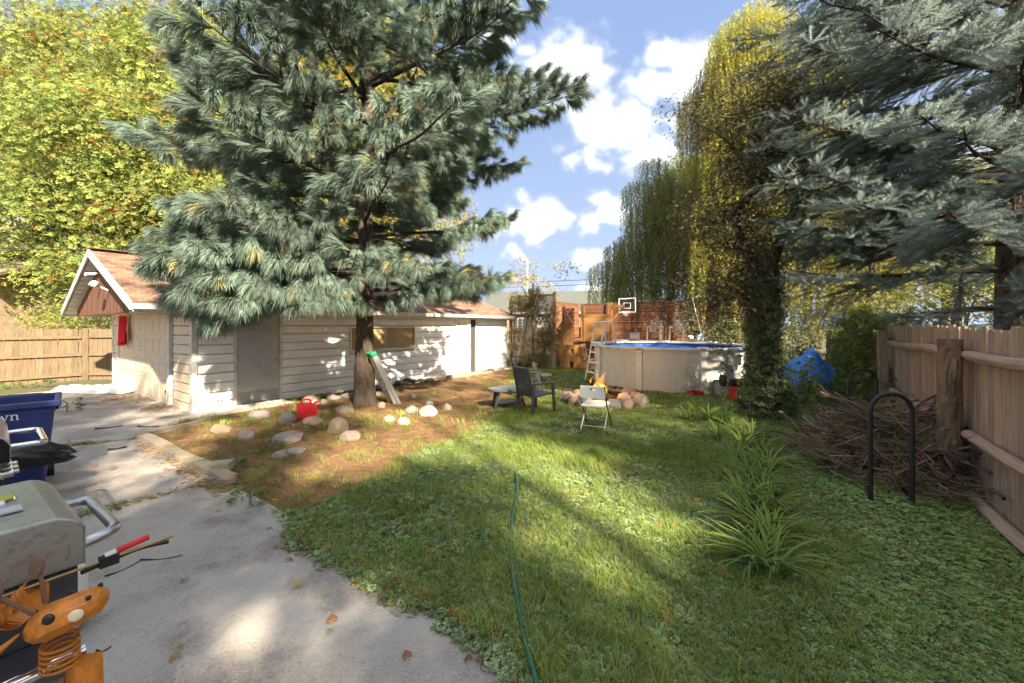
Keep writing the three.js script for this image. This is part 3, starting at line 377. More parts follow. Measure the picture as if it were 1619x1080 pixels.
// ---------------------------------------------------------------- pump, bucket, tray, tarp
{
  const b = thing('bucket', 'orange-red plastic bucket with white printed lettering under the pool pump', 'bucket', G(1162, 634), -.45);
  const cv = document.createElement('canvas'); cv.width = 512; cv.height = 256; const x = cv.getContext('2d'); x.fillStyle = '#d8341c'; x.fillRect(0, 0, 512, 256); x.save(); x.translate(256, 128); x.strokeStyle = '#fff'; x.lineWidth = 5; x.strokeRect(-62, -95, 124, 190); x.rotate(-.72); x.fillStyle = '#f6efe8'; x.font = 'bold 52px sans-serif'; x.textAlign = 'center'; x.fillText('THE', -22, -38); x.fillText('HOME', 0, 14); x.fillText('DEPOT', 12, 64); x.restore();
  const t = new THREE.CanvasTexture(cv); t.colorSpace = THREE.SRGBColorSpace; t.wrapS = THREE.RepeatWrapping; t.offset.x = .25;
  mesh('body', new THREE.CylinderGeometry(.15, .13, .36, 32, 1, true).translate(0, .18, 0), std([.8, .8, .8], .45, { map: t, side: THREE.DoubleSide }), b); mesh('rim', new THREE.TorusGeometry(.152, .012, 8, 32).rotateX(Math.PI / 2).translate(0, .34, 0), std([.62, .05, .02], .45), b); mesh('bottom', new THREE.CircleGeometry(.13, 24).rotateX(-Math.PI / 2).translate(0, .01, 0), std([.62, .05, .02], .45), b);
  const pm = thing('pool_pump', 'black pool pump with grey hose sitting on the bucket', 'pump', G(1158, 634).add(V(-.02, .352, .02)), -.2);
  mesh('motor', new THREE.CylinderGeometry(.085, .085, .3, 20).rotateZ(Math.PI / 2).translate(.06, .1, 0), M.black, pm); for (let i = 0; i < 6; i++) mesh('fin', new THREE.TorusGeometry(.088, .006, 6, 20).rotateY(Math.PI / 2).translate(-.02 + i * .04, .1, 0), M.black, pm); mesh('strainer', new THREE.CylinderGeometry(.085, .075, .2, 20).translate(-.2, .11, 0), M.black, pm); mesh('strainer_lid', new THREE.CylinderGeometry(.06, .09, .06, 20).translate(-.2, .24, 0), M.black, pm); mesh('foot', bx(.4, .02, .16, -.02, .005, 0), M.black, pm);
  mesh('hose', tube([V(-.26, .12, 0), V(-.4, .12, .03), V(-.46, -.02, .05), V(-.4, -.2, .08), V(-.3, -.31, .1)], .028, 10, 40), std([.12, .13, .15], .6), pm); mesh('return_pipe', tube([V(.2, .14, 0), V(.3, .22, -.05), V(.42, .42, -.15), V(.46, .6, -.25)], .03, 10, 30), std([.65, .65, .62], .4), pm);
}
{ const t = thing('shallow_tray', 'shallow red plastic tray on the grass by pool wall', 'tray', G(1100, 626), .2); const s = new THREE.Shape(); mesh('body', merge([bx(.3, .015, .22, 0, .012, 0), bx(.32, .1, .015, 0, .05, .11), bx(.32, .1, .015, 0, .05, -.11), bx(.015, .1, .21, .155, .05, 0), bx(.015, .1, .21, -.155, .05, 0)]), M.red, t); mesh('rim', merge([bx(.36, .015, .03, 0, .105, .12), bx(.36, .015, .03, 0, .105, -.12), bx(.03, .015, .21, .17, .105, 0), bx(.03, .015, .21, -.17, .105, 0)]), M.red, t); }
{
  const pos = G(1276, 618), t = thing('tarp_covered_pile', 'bright blue tarp draped over a pile behind the ivy tree', 'tarp', pos, .1); const N = 44, g = new THREE.PlaneGeometry(1, 1, N, N), p = g.attributes.position;
  for (let i = 0; i < p.count; i++) { const u = p.getX(i) * 2, v = p.getY(i) * 2, r = Math.max(Math.abs(u), Math.abs(v)), pk_ = Math.max(0, 1 - Math.hypot(u - .15, v * .9) * .95), h = 1.12 * Math.pow(clamp(1.12 - r), .55) * (.55 + .5 * pk_) + .06 * Math.sin(u * 9 + v * 4) * (1 - r * .5) + .1 * (fbm(u * 2.4 + 5, v * 2.4 + 8, 4) - .5) + .05 * Math.abs(Math.sin(Math.atan2(v, u) * 7)) * r; p.setXYZ(i, u * .98 * (1 - .1 * (1 - r)), Math.max(.01, h - (r > .98 ? .3 : 0)), v * .75); }
  g.computeVertexNormals(); mesh('sheet', g, std([.02, .15, .52], .42, { side: THREE.DoubleSide, map: dirtT }), t); mesh('rope', tube([V(-.7, .5, .5), V(-.1, .82, .3), V(.3, 1.1, .0), V(.8, .4, .1)], .008, 5, 30), std([.5, .5, .45], .8), t);
}
// ---------------------------------------------------------------- lattice trellis
{
  const w = 1.02, h = 3.0, lat = wood([.3, .24, .18]);
  const g = thing('lattice_trellis', 'tall weathered lattice trellis at the garage end overgrown with vine', 'trellis', P(13.95, -9.72), TURN);
  for (let k = 0; k < 2; k++) {
    const z0 = .02 + k * (w + .06);
    for (const s of [1, -1]) for (let c = -h + .1; c < w; c += .115) { let a, b; const lo = Math.max(0, -c), hi = Math.min(h, w - c); if (hi - lo < .12) continue; const y1 = s > 0 ? lo : h - lo, y2 = s > 0 ? hi : h - hi; mesh('lattice_slat', bar(V(s * .006, y1 + .05, z0 + c + lo), V(s * .006, y2 + .05, z0 + c + hi), .008, .03), lat, g); }
    mesh('panel_frame', merge([bx(.04, .06, w, 0, .05, z0 + w / 2), bx(.04, .06, w, 0, h + .05, z0 + w / 2)]), lat, g);
  }
  for (const z of [0, w + .05, 2 * w + .1]) mesh('post', bx(.1, 3.16, .1, -.01, 1.58, z), z > .5 && z < 1.5 ? wood([.36, .3, .16]) : lat, g);
  const sg = thing('small_sign', 'small red and white sign on the trellis', 'sign', P(13.85, -8.75, 2.5), TURN - Math.PI / 2); mesh('board', bx(.24, .24, .01, .06, 0, 0), std([.6, .62, .66], .5), sg); mesh('red_panel', bx(.12, .28, .012, -.12, 0, 0), M.red, sg);
}
// ---------------------------------------------------------------- resin chairs, table, folding chairs
function resinChair(label, pos, turn) {          // faces +x
  const g = thing('resin_chair', label, 'chair', pos, turn, 'resin chairs by the fire'), m = M.resin, W = .56, B = [];
  const S = [[-.24, .41], [.24, .43]];
  mesh('seat', new RoundedBoxGeometry(.5, .035, W - .06, 3, .015).rotateZ(.06), m, g, [.02, .41, 0]);
  const bk = mesh('backrest', merge([bx(.03, .54, .045, 0, .27, -.24), bx(.03, .54, .045, 0, .27, .24), bx(.034, .07, .5, 0, .53, 0), bx(.03, .04, .46, 0, .02, 0)]), m, g, [-.24, .42, 0], [0, 0, .22]);
  for (let i = 0; i < 9; i++) mesh('back_strap', bx(.012, .46, .022, -.004, .27, -.2 + i * .05), m, bk); for (let i = 0; i < 9; i++) mesh('back_strap', bx(.012, .022, .44, .005, .07 + i * .05, 0), m, bk);
  for (const s of [-1, 1]) { mesh('armrest', new RoundedBoxGeometry(.54, .03, .07, 2, .012).translate(.02, .65, s * .28), m, g); mesh('leg', bar(V(.25, .64, s * .28), V(.29, 0, s * .3), .04, .055), m, g); mesh('leg', bar(V(-.23, .42, s * .25), V(-.3, 0, s * .27), .04, .05), m, g); mesh('arm_support', bar(V(-.27, .64, s * .27), V(-.22, .42, s * .25), .035, .04), m, g); }
  return g;
}
resinChair('dark resin chair with woven back in front of the oval table', V(.46, 0, -8.03), .64); resinChair('dark resin chair standing behind the oval table', V(.4, 0, -10.0), .05);
{
  const g = thing('side_table', 'dark oval resin side table beside the resin chair', 'table', V(-.08, 0, -8.62), .35), m = M.resin; const s = new THREE.Shape(); s.absellipse(0, 0, .44, .3, 0, TAU);
  mesh('table_top', new THREE.ExtrudeGeometry(s, { depth: .03, bevelEnabled: true, bevelSize: .02, bevelThickness: .012, bevelSegments: 3, curveSegments: 32 }).rotateX(-Math.PI / 2).translate(0, .4, 0), std([.13, .14, .14], .35), g);
  for (const a of [.5, 2.64, 3.64, 5.78]) mesh('leg', taper([V(Math.cos(a) * .3, .4, Math.sin(a) * .2), V(Math.cos(a) * .33, .2, Math.sin(a) * .22), V(Math.cos(a) * .4, 0, Math.sin(a) * .27)], .04, .026, 8), m, g); const s2 = new THREE.Shape(); s2.absellipse(0, 0, .34, .22, 0, TAU); mesh('lower_shelf', new THREE.ExtrudeGeometry(s2, { depth: .025, bevelEnabled: false, curveSegments: 28 }).rotateX(-Math.PI / 2).translate(0, .13, 0), m, g);
}
function foldingChair(label, pos, turn, mSeat, mTube, mTube2) {    // faces +x
  const g = thing('folding_chair', label, 'chair', pos, turn), W = .2;
  const bs = new THREE.Shape(); bs.moveTo(-.21, 0); bs.lineTo(.21, 0); bs.quadraticCurveTo(.225, .12, .2, .2); bs.lineTo(-.2, .2); bs.quadraticCurveTo(-.225, .12, -.21, 0); const ho = new THREE.Path(); ho.moveTo(-.04, .125); ho.lineTo(.04, .125); ho.quadraticCurveTo(.055, .145, .04, .165); ho.lineTo(-.04, .165); ho.quadraticCurveTo(-.055, .145, -.04, .125); bs.holes.push(ho);
  mesh('backrest', new THREE.ExtrudeGeometry(bs, { depth: .018, bevelEnabled: true, bevelSize: .005, bevelThickness: .005, bevelSegments: 2 }).rotateY(Math.PI / 2), mSeat, g, [-.23, .57, 0], [0, 0, .12]);
  const ss = new THREE.Shape(); ss.moveTo(-.19, -.2); ss.lineTo(.15, -.21); ss.quadraticCurveTo(.21, -.2, .21, -.14); ss.lineTo(.21, .14); ss.quadraticCurveTo(.21, .2, .15, .21); ss.lineTo(-.19, .2); mesh('seat', new THREE.ExtrudeGeometry(ss, { depth: .022, bevelEnabled: true, bevelSize: .008, bevelThickness: .006, bevelSegments: 2 }).rotateX(-Math.PI / 2), mSeat, g, [.0, .42, 0], [0, 0, .04]);
  for (const s of [-1, 1]) { mesh('front_leg', path([V(-.26, .78, s * .215), V(-.17, .5, s * .22), V(.24, 0, s * .225)], .012, 8, .1), mTube, g); mesh('rear_leg', path([V(.12, .42, s * .195), V(-.26, 0, s * .2)], .012), mTube2, g); }
  mesh('crossbar', path([V(-.19, .08, -.195), V(-.19, .08, .195)], .009), mTube2, g); mesh('crossbar', path([V(.17, .09, -.22), V(.17, .09, .22)], .009), mTube, g);
}
foldingChair('white folding chair with handle slot facing the fire', V(1.47, 0, -6.87), Math.atan2(.89, .45), std([.72, .72, .69], .45), std([.1, .1, .11], .4, { metalness: .5 }), M.alu);
foldingChair('dark metal folding chair behind the resin chairs', V(.86, 0, -10.9), .2, std([.09, .075, .07], .5), M.black, M.black);
// ---------------------------------------------------------------- fire pit
const rockTex = tex(512, (u, v) => { const a = fbm(u * 6, v * 6, 5, 6), b = vnoise(u * 120, v * 120, 120), c = fbm(u * 14, v * 14, 4, 14), k = .62 + .62 * a + .25 * (b - .5) * (c > .5 ? 1 : .4); return [k, k * .97, k * .94]; }, 1.4);
const rockMs = [[.3, .24, .19], [.26, .235, .21], [.33, .25, .18], [.28, .26, .24], [.21, .16, .13], [.38, .35, .3], [.29, .2, .17]].map((c) => std(c, .9, { map: rockTex, bumpMap: speckB, bumpScale: .006 }));
const FIRE = V(2.12, 0, -9.2);
{
  const r = rngOf(12); for (let i = 0; i < 17; i++) { const a = i / 17 * TAU + r() * .12, R = .76 + r() * .1, s = .12 + r() * .065; solo('fire_pit_stone', rock(200 + i, s * 1.15, s, s * 1.05), rockMs[[6, 1, 4, 6, 3, 0, 5][i % 7]], 'rounded field stone in the ring round the fire', 'stone', FIRE.clone().add(V(Math.cos(a) * R * 1.05, s * .62, Math.sin(a) * R * .95)), [0, r() * 6, r() * .3], 'stones of the fire ring'); }
  for (let i = 0; i < 6; i++) { const a = r() * TAU, s = .11 + r() * .04; solo('fire_pit_stone', rock(230 + i, s * 1.2, s, s), rockMs[[6, 4, 0][i % 3]], 'rounded field stone in the ring round the fire', 'stone', FIRE.clone().add(V(Math.cos(a) * .56, s * .6 + .06, Math.sin(a) * .5)), [0, a, 0], 'stones of the fire ring'); }
  const ch = [std([.02, .018, .016], .95, { bumpMap: barkB, bumpScale: .02 }), bark([.08, .05, .03])];
  for (const [i, a, b] of [[0, V(-.5, .1, .1), V(.35, .34, -.1)], [1, V(.6, .16, .12), V(-.1, .36, .0)], [0, V(.1, .08, .4), V(-.05, .4, -.3)], [0, V(-.3, .08, -.35), V(-.22, .5, .05)], [1, V(.5, .1, -.3), V(0, .3, .1)]]) solo('fire_log', taper([a, a.clone().lerp(b, .5).add(V(.01, .01, 0)), b], .05, .042, 9, 8, .12, i + 3), ch[i], 'charred log burning in the fire ring', 'log', FIRE, null, 'logs in the fire');
  const fr = thing('fire', 'orange and yellow flames rising from the fire ring', 'fire', FIRE.clone().add(V(-.1, .22, .05)));
  const fl = (h, w, x, z, ph, e, k, op) => { const N = 22, S = 10, pos = [], idx = []; for (let i = 0; i <= N; i++) { const t = i / N, rr = w * Math.pow(Math.sin(Math.PI * Math.pow(t, .55)), .9) * (1 - t * .35) + .001, ox = Math.sin(t * 6 + ph) * .09 * t, oz = Math.cos(t * 4 + ph * 2) * .04 * t; for (let j = 0; j < S; j++) { const a = j / S * TAU, q = 1 + .28 * Math.sin(a * 3 + t * 9 + ph); pos.push(x + ox + Math.cos(a) * rr * q, t * h, z + oz + Math.sin(a) * rr * q); } } for (let i = 0; i < N; i++) for (let j = 0; j < S; j++) { const a = i * S + j, b = i * S + (j + 1) % S; idx.push(a, a + S, b, b, a + S, b + S); } const g = new THREE.BufferGeometry(); g.setAttribute('position', new THREE.Float32BufferAttribute(pos, 3)); g.setIndex(idx); g.computeVertexNormals(); mesh('flame', g, new THREE.MeshStandardMaterial({ color: 0x000000, emissive: rgb(...e), emissiveIntensity: k, transparent: true, opacity: op, roughness: 1 }), fr); };
  const fq = rngOf(64); for (let i = 0; i < 17; i++) { const h = .16 + fq() * .42 * (1 - i / 24), k = h > .36; fl(h, .022 + fq() * .045, (fq() - .5) * .3, (fq() - .5) * .24, i * 1.7, k ? [1, .34, .04] : [1, .5 + fq() * .2, .07], k ? .18 : .26, k ? .38 : .55); } fl(.3, .06, .02, .05, 5, [1, .72, .2], .32, .7); fl(.24, .05, -.06, .06, 7, [1, .66, .16], .3, .65);
  const L = new THREE.PointLight(rgb(1, .5, .15), .7); L.position.copy(FIRE).add(V(-.1, .75, .15)); L.shadow.radius = 5; L.castShadow = true; scene.add(L);
}
// ---------------------------------------------------------------- rocks of the pine bed
{
  const bed = 'rocks lying in the pine bed';
  const list = [[343, 686, 34, .6, 2, 'flat pinkish rock nearest the paver edging corner'], [384, 697, 31, .75, 1, 'smooth grey rounded rock between two flat rocks near the edging'], [449, 702, 54, .42, 0, 'large flat tan rock in the middle of the pine bed'], [440, 726, 30, .55, 0, 'tan rock leaning on a flat stone slab'], [463, 718, 36, .25, 3, 'thin flat grey stone slab in the pine bed'], [405, 663, 32, .6, 3, 'pale grey lump of concrete by the garage walk'], [452, 670, 27, .95, 1, 'dark grey boulder right beside the red fuel can'], [491, 673, 31, .6, 2, 'tan rock in front of the red fuel can'], [531, 686, 30, 1.15, 2, 'upright pointed tan rock beside leafy sprout'], [550, 699, 36, .65, 0, 'white and tan rock beside the pointed rock'], [541, 655, 31, .62, 4, 'brownish rock left of the pine trunk'], [614, 668, 19, .8, 2, 'small pinkish rock before the pine trunk'], [637, 673, 21, .85, 5, 'small white round rock before the pine trunk'], [602, 646, 13, 1.1, 2, 'little orange rock at the ladder foot'], [650, 654, 22, .8, 3, 'grey round rock right of the ladder'], [675, 659, 31, .75, 5, 'large whitish boulder right of the ladder'], [678, 642, 14, .8, 3, 'small grey rock behind the whitish boulder'], [706, 650, 16, 1.0, 0, 'small pink rock nearest the lawn'], [652, 630, 13, .9, 1, 'small grey rock behind the ladder foot'], [487, 640, 26, .8, 4, 'brown angular rock against the garage wall'], [510, 640, 15, .8, 1, 'dark rock among stones along the garage wall'], [496, 641, 15, .8, 5, 'pale rock among stones along the garage wall'], [526, 633, 22, .5, 3, 'flat grey stone along the garage wall'], [549, 631, 26, .5, 3, 'flat grey stone left behind the pine trunk'], [594, 627, 14, .8, 5, 'pale rock right behind the pine trunk']];
  list.forEach(([u, v, w, asp, m, label], i) => { const p = G(u, v), s = w / F * -p.z / 2; solo('rock', rock(i + 1, s, s * asp, s * .8), rockMs[m], label, 'rock', V(p.x, s * asp * .42, p.z - s * .5), [0, (i * 1.7) % .8 - .4, 0]); });
  const r = rngOf(4); for (let i = 0; i < 34; i++) { const p = P(4.6 + r() * 8.6, -9.72 + r() * .4), s = .035 + r() * .07; if (Math.abs(plotA(p.x, p.z) - 11.3) < .7) continue; solo('border_stone', rock(60 + i, s * 1.3, s * .8, s), rockMs[i % 7], 'small stone in the border along the garage wall', 'stone', V(p.x, s * .45, p.z), [0, r() * 6, 0], 'border stones along the garage wall'); }
  for (const [u, v] of [[598, 618], [630, 610], [643, 606]]) { const p = G(u, v); solo('edging_stone', rock(u, .17, .12, .14), std([.03, .032, .045], .6), 'black stone in the bed behind the pine tree', 'stone', V(p.x, .06, p.z), [0, u, 0], 'black stones behind the pine tree'); }
  // paver edging
  const A = G(222, 694), B = G(362, 766), n = 11, ang = Math.atan2(-(B.z - A.z), B.x - A.x);
  for (let i = 0; i < n; i++) { const p = A.clone().lerp(B, (i + .5) / n).add(V(Math.sin(i * .9) * .03, 0, 0)); solo('edging_paver', new RoundedBoxGeometry(A.distanceTo(B) / n - .012, .1, .15, 2, .012), M.paver, 'tan concrete paver in the edging row of the pine bed', 'paver', V(p.x, .052, p.z), [0, ang + (r() - .5) * .08, (r() - .5) * .04], 'pavers edging the pine bed'); }
  solo('paver', new RoundedBoxGeometry(.26, .11, .17, 2, .012), M.paver, 'loose tan paver sitting on top at the edging end', 'paver', G(349, 750).setY(.1), [0, .2, .05]); solo('brick', new RoundedBoxGeometry(.2, .07, .1, 2, .01), std([.36, .24, .2], .95, { map: speckT }), 'reddish brick at the end of the edging', 'brick', G(358, 768).setY(.06), [0, -.5, .1]);
  const tb = A.clone(), te = G(332, 667); solo('landscape_timber', bx(tb.distanceTo(te), .07, .09), M.greyWood, 'weathered timber edging between pine bed and garage walk', 'timber', tb.clone().lerp(te, .5).setY(.045), [0, Math.atan2(-(te.z - tb.z), te.x - tb.x), 0]);
}
// ---------------------------------------------------------------- fuel can, ladder, cloth, litter by the fence
{
  const p = G(481, 664), g = thing('fuel_can', 'red plastic fuel can among the rocks', 'fuel can', V(p.x, .02, p.z - .1), .5); const s = new THREE.Shape(); s.moveTo(-.16, 0); s.lineTo(.16, 0); s.lineTo(.165, .17); s.lineTo(.08, .25); s.lineTo(-.165, .25); s.lineTo(-.16, 0); mesh('body', new THREE.ExtrudeGeometry(s, { depth: .15, bevelEnabled: true, bevelSize: .012, bevelThickness: .015, bevelSegments: 3 }).translate(0, 0, -.075), M.red, g, [0, .012, 0]); mesh('spout', path([V(.12, .26, 0), V(.2, .31, 0), V(.24, .3, 0)], .022, 10), M.red, g); mesh('handle', path([V(-.1, .3, 0), V(-.08, .36, 0), V(.05, .35, 0), V(.07, .28, 0)], .016, 8, .04), M.red, g);
}
{
  const a = G(628, 637), g = thing('step_ladder', 'folded aluminium step ladder with green top leaning on the pine', 'ladder', V(a.x - .02, 0, a.z), .75), lean = .5;
  const top = V(-.58, 1.16, -.02); for (const [dz, dx] of [[-.16, 0], [.16, 0], [-.15, -.1], [.15, -.1]]) mesh('rail', bar(V(dx, 0, dz), V(-.56 + dx * .35, 1.14, dz * .72), .028, .07), M.alu, g); for (let i = 1; i < 4; i++) { const t = i / 4; mesh('step', bx(.1, .025, lerp(.3, .22, t), -.56 * t - .02, 1.14 * t, 0), M.alu, g); } mesh('top_cap', new RoundedBoxGeometry(.14, .09, .3, 2, .02), std([.01, .25, .09], .5), g, [-.6, 1.17, 0], [0, 0, .45]); mesh('label', bx(.002, .1, .05), std([.05, .1, .45], .5), g, [-.26, .6, .175], [0, 0, .45]);
}
{
  const z = -4.35; const q = new THREE.PlaneGeometry(.5, .75, 16, 20), p = q.attributes.position; for (let i = 0; i < p.count; i++) { const u = p.getX(i) / .25, v = (p.getY(i) + .375) / .75; const w = lerp(.34, .12, Math.pow(v, .7)); p.setXYZ(i, u * w * 1.35 + (1 - v) * -.08, p.getY(i) + (1 - v) * .06 * Math.sin(u * 4), .06 + .05 * Math.sin(u * 8 + v * 3)); } q.computeVertexNormals();
  const o = solo('red_cloth', q, std([.62, .01, .015], .9, { side: THREE.DoubleSide }), 'red cloth hanging on the white garage door', 'cloth', P(2.86 - .1, -9.85 - 4.7, 1.68), [0, TURN - Math.PI / 2, 0]);
  const cd = solo('cord', tube([V(0, .45, 0), V(.04, .2, .02), V(.1, -.1, .03), V(.06, -.38, .03), V(-.02, -.3, .02)], .008, 5, 30), std([.45, .35, .25], .8), 'thin cord dangling beside the red cloth', 'cord', P(2.86 - .1, -9.85 - 4.45, 1.6), [0, TURN - Math.PI / 2, 0]);
}
{
  const p = G(135, 622), q = new THREE.PlaneGeometry(2.4, .8, 50, 20).rotateX(-Math.PI / 2), a = q.attributes.position; for (let i = 0; i < a.count; i++) { const x = a.getX(i), z = a.getZ(i), e = clamp(1 - Math.max(Math.abs(x) / 1.2, Math.abs(z) / .4)); a.setXYZ(i, x + (fbm(x * 3, z * 3, 3) - .5) * .2, .045 + .3 * sstep(0, .4, e) * Math.pow(fbm(x * 2.2 + 4, z * 2.8 + 9, 4), 1.3) + .28 * Math.exp(-((x - .85) ** 2 + z * z) * 14), z + (fbm(x * 4 + 8, z * 4, 3) - .5) * .15); } q.computeVertexNormals();
  solo('plastic_sheet', q, new THREE.MeshPhysicalMaterial({ color: rgb(.8, .79, .75), roughness: .3, transmission: .25, thickness: 0, side: THREE.DoubleSide }), 'crumpled clear plastic sheet lying along the tan fence', 'plastic sheet', p.add(V(.3, 0, -.1)), [0, -.15, 0]);
  const p2 = G(186, 617), q2 = new THREE.PlaneGeometry(.6, .3, 14, 8).rotateX(-Math.PI / 2), b = q2.attributes.position; for (let i = 0; i < b.count; i++) b.setY(i, .05 + .12 * fbm(b.getX(i) * 6, b.getZ(i) * 6 + 3, 3)); q2.computeVertexNormals(); solo('plastic_bag', q2, std([1, 1, 1], .5, { side: THREE.DoubleSide, map: tex(32, (u, v) => u < .3 ? [.6, .05, .04] : u > .65 ? [.25, .5, .62] : [.75, .73, .7]) }), 'torn red white and blue plastic bag by the garage door', 'bag', p2, [0, .3, 0]);
  const s1 = [[G(150, 682), G(194, 677)], [G(218, 678), G(250, 678)], [G(170, 716), G(200, 711)]]; s1.forEach(([a1, b1], i) => solo('stick', taper([a1.setY(.045), a1.clone().lerp(b1, .5).add(V(.01, .012, .02)), b1.setY(.045)], .018, .012, 6), M.barkDark, ['thick dark stick on the driveway slab', 'dark twig at the corner of the edging', 'thin twig on the slab near the edging'][i], 'stick'));
  const tw = [[G(166, 920), G(225, 893)], [G(222, 893), G(288, 886)], [G(152, 1040), G(176, 1033)]]; tw.forEach(([a1, b1], i) => solo('twig', taper([a1.setY(.04), a1.clone().lerp(b1, .5).add(V(.005, .01, .01)), b1.setY(.04)], .006, .003, 6), M.barkDark, ['long thin twig on the concrete beside the grill', 'forked twig tip on the concrete', 'short twig beside the orange ornament'][i], 'twig'));
}
// ---------------------------------------------------------------- garden hose
{ const pts = [[852, 1095], [843, 1060], [828, 1005], [818, 950], [811, 915], [809, 880], [808, 850], [810, 820], [816, 790], [818, 765], [815, 745]].map(([u, v]) => G(u, v, .08).add(V(0, .01 * Math.sin(u), 0))); solo('garden_hose', tube(pts, .0115, 8, 160), std([.02, .13, .085], .35), 'dark green garden hose trailing across the lawn', 'hose'); }
// ---------------------------------------------------------------- firewood rack hoops and brush
const rackA = V(5.35, 0, -4.95);
{
  const g = thing('firewood_rack', 'black tubular firewood rack with two rounded hoops buried in brush', 'rack', V(0, 0, 0));
  const hoop = (p, dir, w, h) => { const q = dir.clone().multiplyScalar(w / 2), a = p.clone().sub(q), b = p.clone().add(q), pts = [a.clone()]; for (let i = 0; i <= 12; i++) { const t = i / 12 * Math.PI; pts.push(V(p.x - q.x * Math.cos(t), h - w * .5 + Math.sin(t) * w * .5, p.z - q.z * Math.cos(t))); } pts.push(b.clone()); return path(pts, .021, 10, .03); };
  const pA = G(1409, 803), w = G(1376, 800).distanceTo(G(1442, 806)); const dA = G(1442, 806).sub(G(1376, 800)).normalize();
  mesh('hoop', hoop(pA, dA, w, 1.13), M.black, g); const pB = P(plotA(pA.x, pA.z) + 1.75, plotB(pA.x, pA.z) - .15); pB.copy(At(1364, 650, 5.75)).setY(0); mesh('hoop', hoop(pB, dA, w, 1.16), M.black, g);
  for (const s of [-.5, .5]) mesh('base_rail', path([pA.clone().addScaledVector(dA, s * w).setY(.06), pB.clone().addScaledVector(dA, s * w).setY(.06)], .02), M.black, g);
  const b = thing('brush_pile', 'heap of cut branches and evergreen sprigs against the board fence', 'brush pile', pA.clone().lerp(pB, .5).add(V(.22, 0, .05)).setY(0)); const r = rngOf(44), bm = [bark([.24, .165, .12]), bark([.32, .225, .16]), bark([.17, .125, .1])];
  const gs = Array.from({ length: 14 }, (_, i) => { const L = .55 + r() * .8, pts = []; for (let k = 0; k <= 4; k++) pts.push(V((k / 4 - .5) * L, (r() - .5) * .12, (r() - .5) * .2)); const l = [taper(pts, .008 + r() * .012, .003, 5, 8, .1, i)]; for (let k = 0; k < 5; k++) { const t = .2 + r() * .7, o = V((t - .5) * L, 0, 0), e = o.clone().add(V(.12 + r() * .3, (r() - .4) * .2, (r() - .5) * .35)); l.push(taper([o, o.clone().lerp(e, .5).add(V(0, .02, 0)), e], .004, .0015, 4, 4)); } return merge(l); });
  for (let i = 0; i < 290; i++) { const rr = Math.sqrt(r()), a = r() * TAU, x = Math.cos(a) * rr * .95, z = Math.sin(a) * rr * 1.05, top = .86 * Math.pow(1 - rr * rr, .7), o = mesh('branch', gs[i % 14], bm[i % 3], b, [x * .85 - .05, .04 + top * Math.pow(r(), .6), z], [(r() - .5) * .7, r() * 6.28, (r() - .5) * .8]); o.scale.setScalar(.7 + r() * .5); }
  b.scale.set(.84, 1, .9);
  // sprigs of cut evergreen
  const sp = []; for (let i = 0; i < 60; i++) { const t = i / 60, s = i % 2 ? 1 : -1; const q = new THREE.PlaneGeometry(.045, .0025).translate(.025, 0, 0).rotateX(r() * 3).rotateY(s * .7).translate(t * .22, (r() - .5) * .02, (r() - .5) * .05); sp.push(q); } const sg = merge(sp), ms = [], cs = [];
  for (let i = 0; i < 230; i++) { const rr = Math.sqrt(r()), a = r() * TAU, top = .8 * Math.pow(1 - rr * rr, .7); const m = new THREE.Matrix4().compose(V(Math.cos(a) * rr * 1.0 - .1, .03 + top * (.4 + .65 * r()), Math.sin(a) * rr * 1.25), new THREE.Quaternion().setFromEuler(new THREE.Euler((r() - .5) * 2, r() * 6, (r() - .6) * 1.5)), V(1, 1, 1).multiplyScalar(.8 + r())); ms.push(m); cs.push(rgb(.13 + r() * .08, .15 + r() * .06, .05)); } { const tm = [], tc = []; for (let i = 0; i < 420; i++) { const rr = Math.sqrt(r()), a = r() * TAU, top = .84 * Math.pow(1 - rr * rr, .7); tm.push(new THREE.Matrix4().compose(V(Math.cos(a) * rr * 1.0 - .05, .03 + top * (.3 + .75 * r()), Math.sin(a) * rr * 1.15), new THREE.Quaternion().setFromEuler(new THREE.Euler((r() - .5) * 1.0, r() * 6.28, (r() - .5) * 1.0)), V(1, .7, .7).multiplyScalar(.45 + r() * .5))); const k = .6 + r() * .8; tc.push(rgb(.3 * k, .2 * k, .14 * k)); } inst('fine_twigs', gs[3], std([1, 1, 1], .95), tm, b, tc); }
  inst('evergreen_sprigs', sg, leafM([1, 1, 1], .2), ms, b, cs);
}
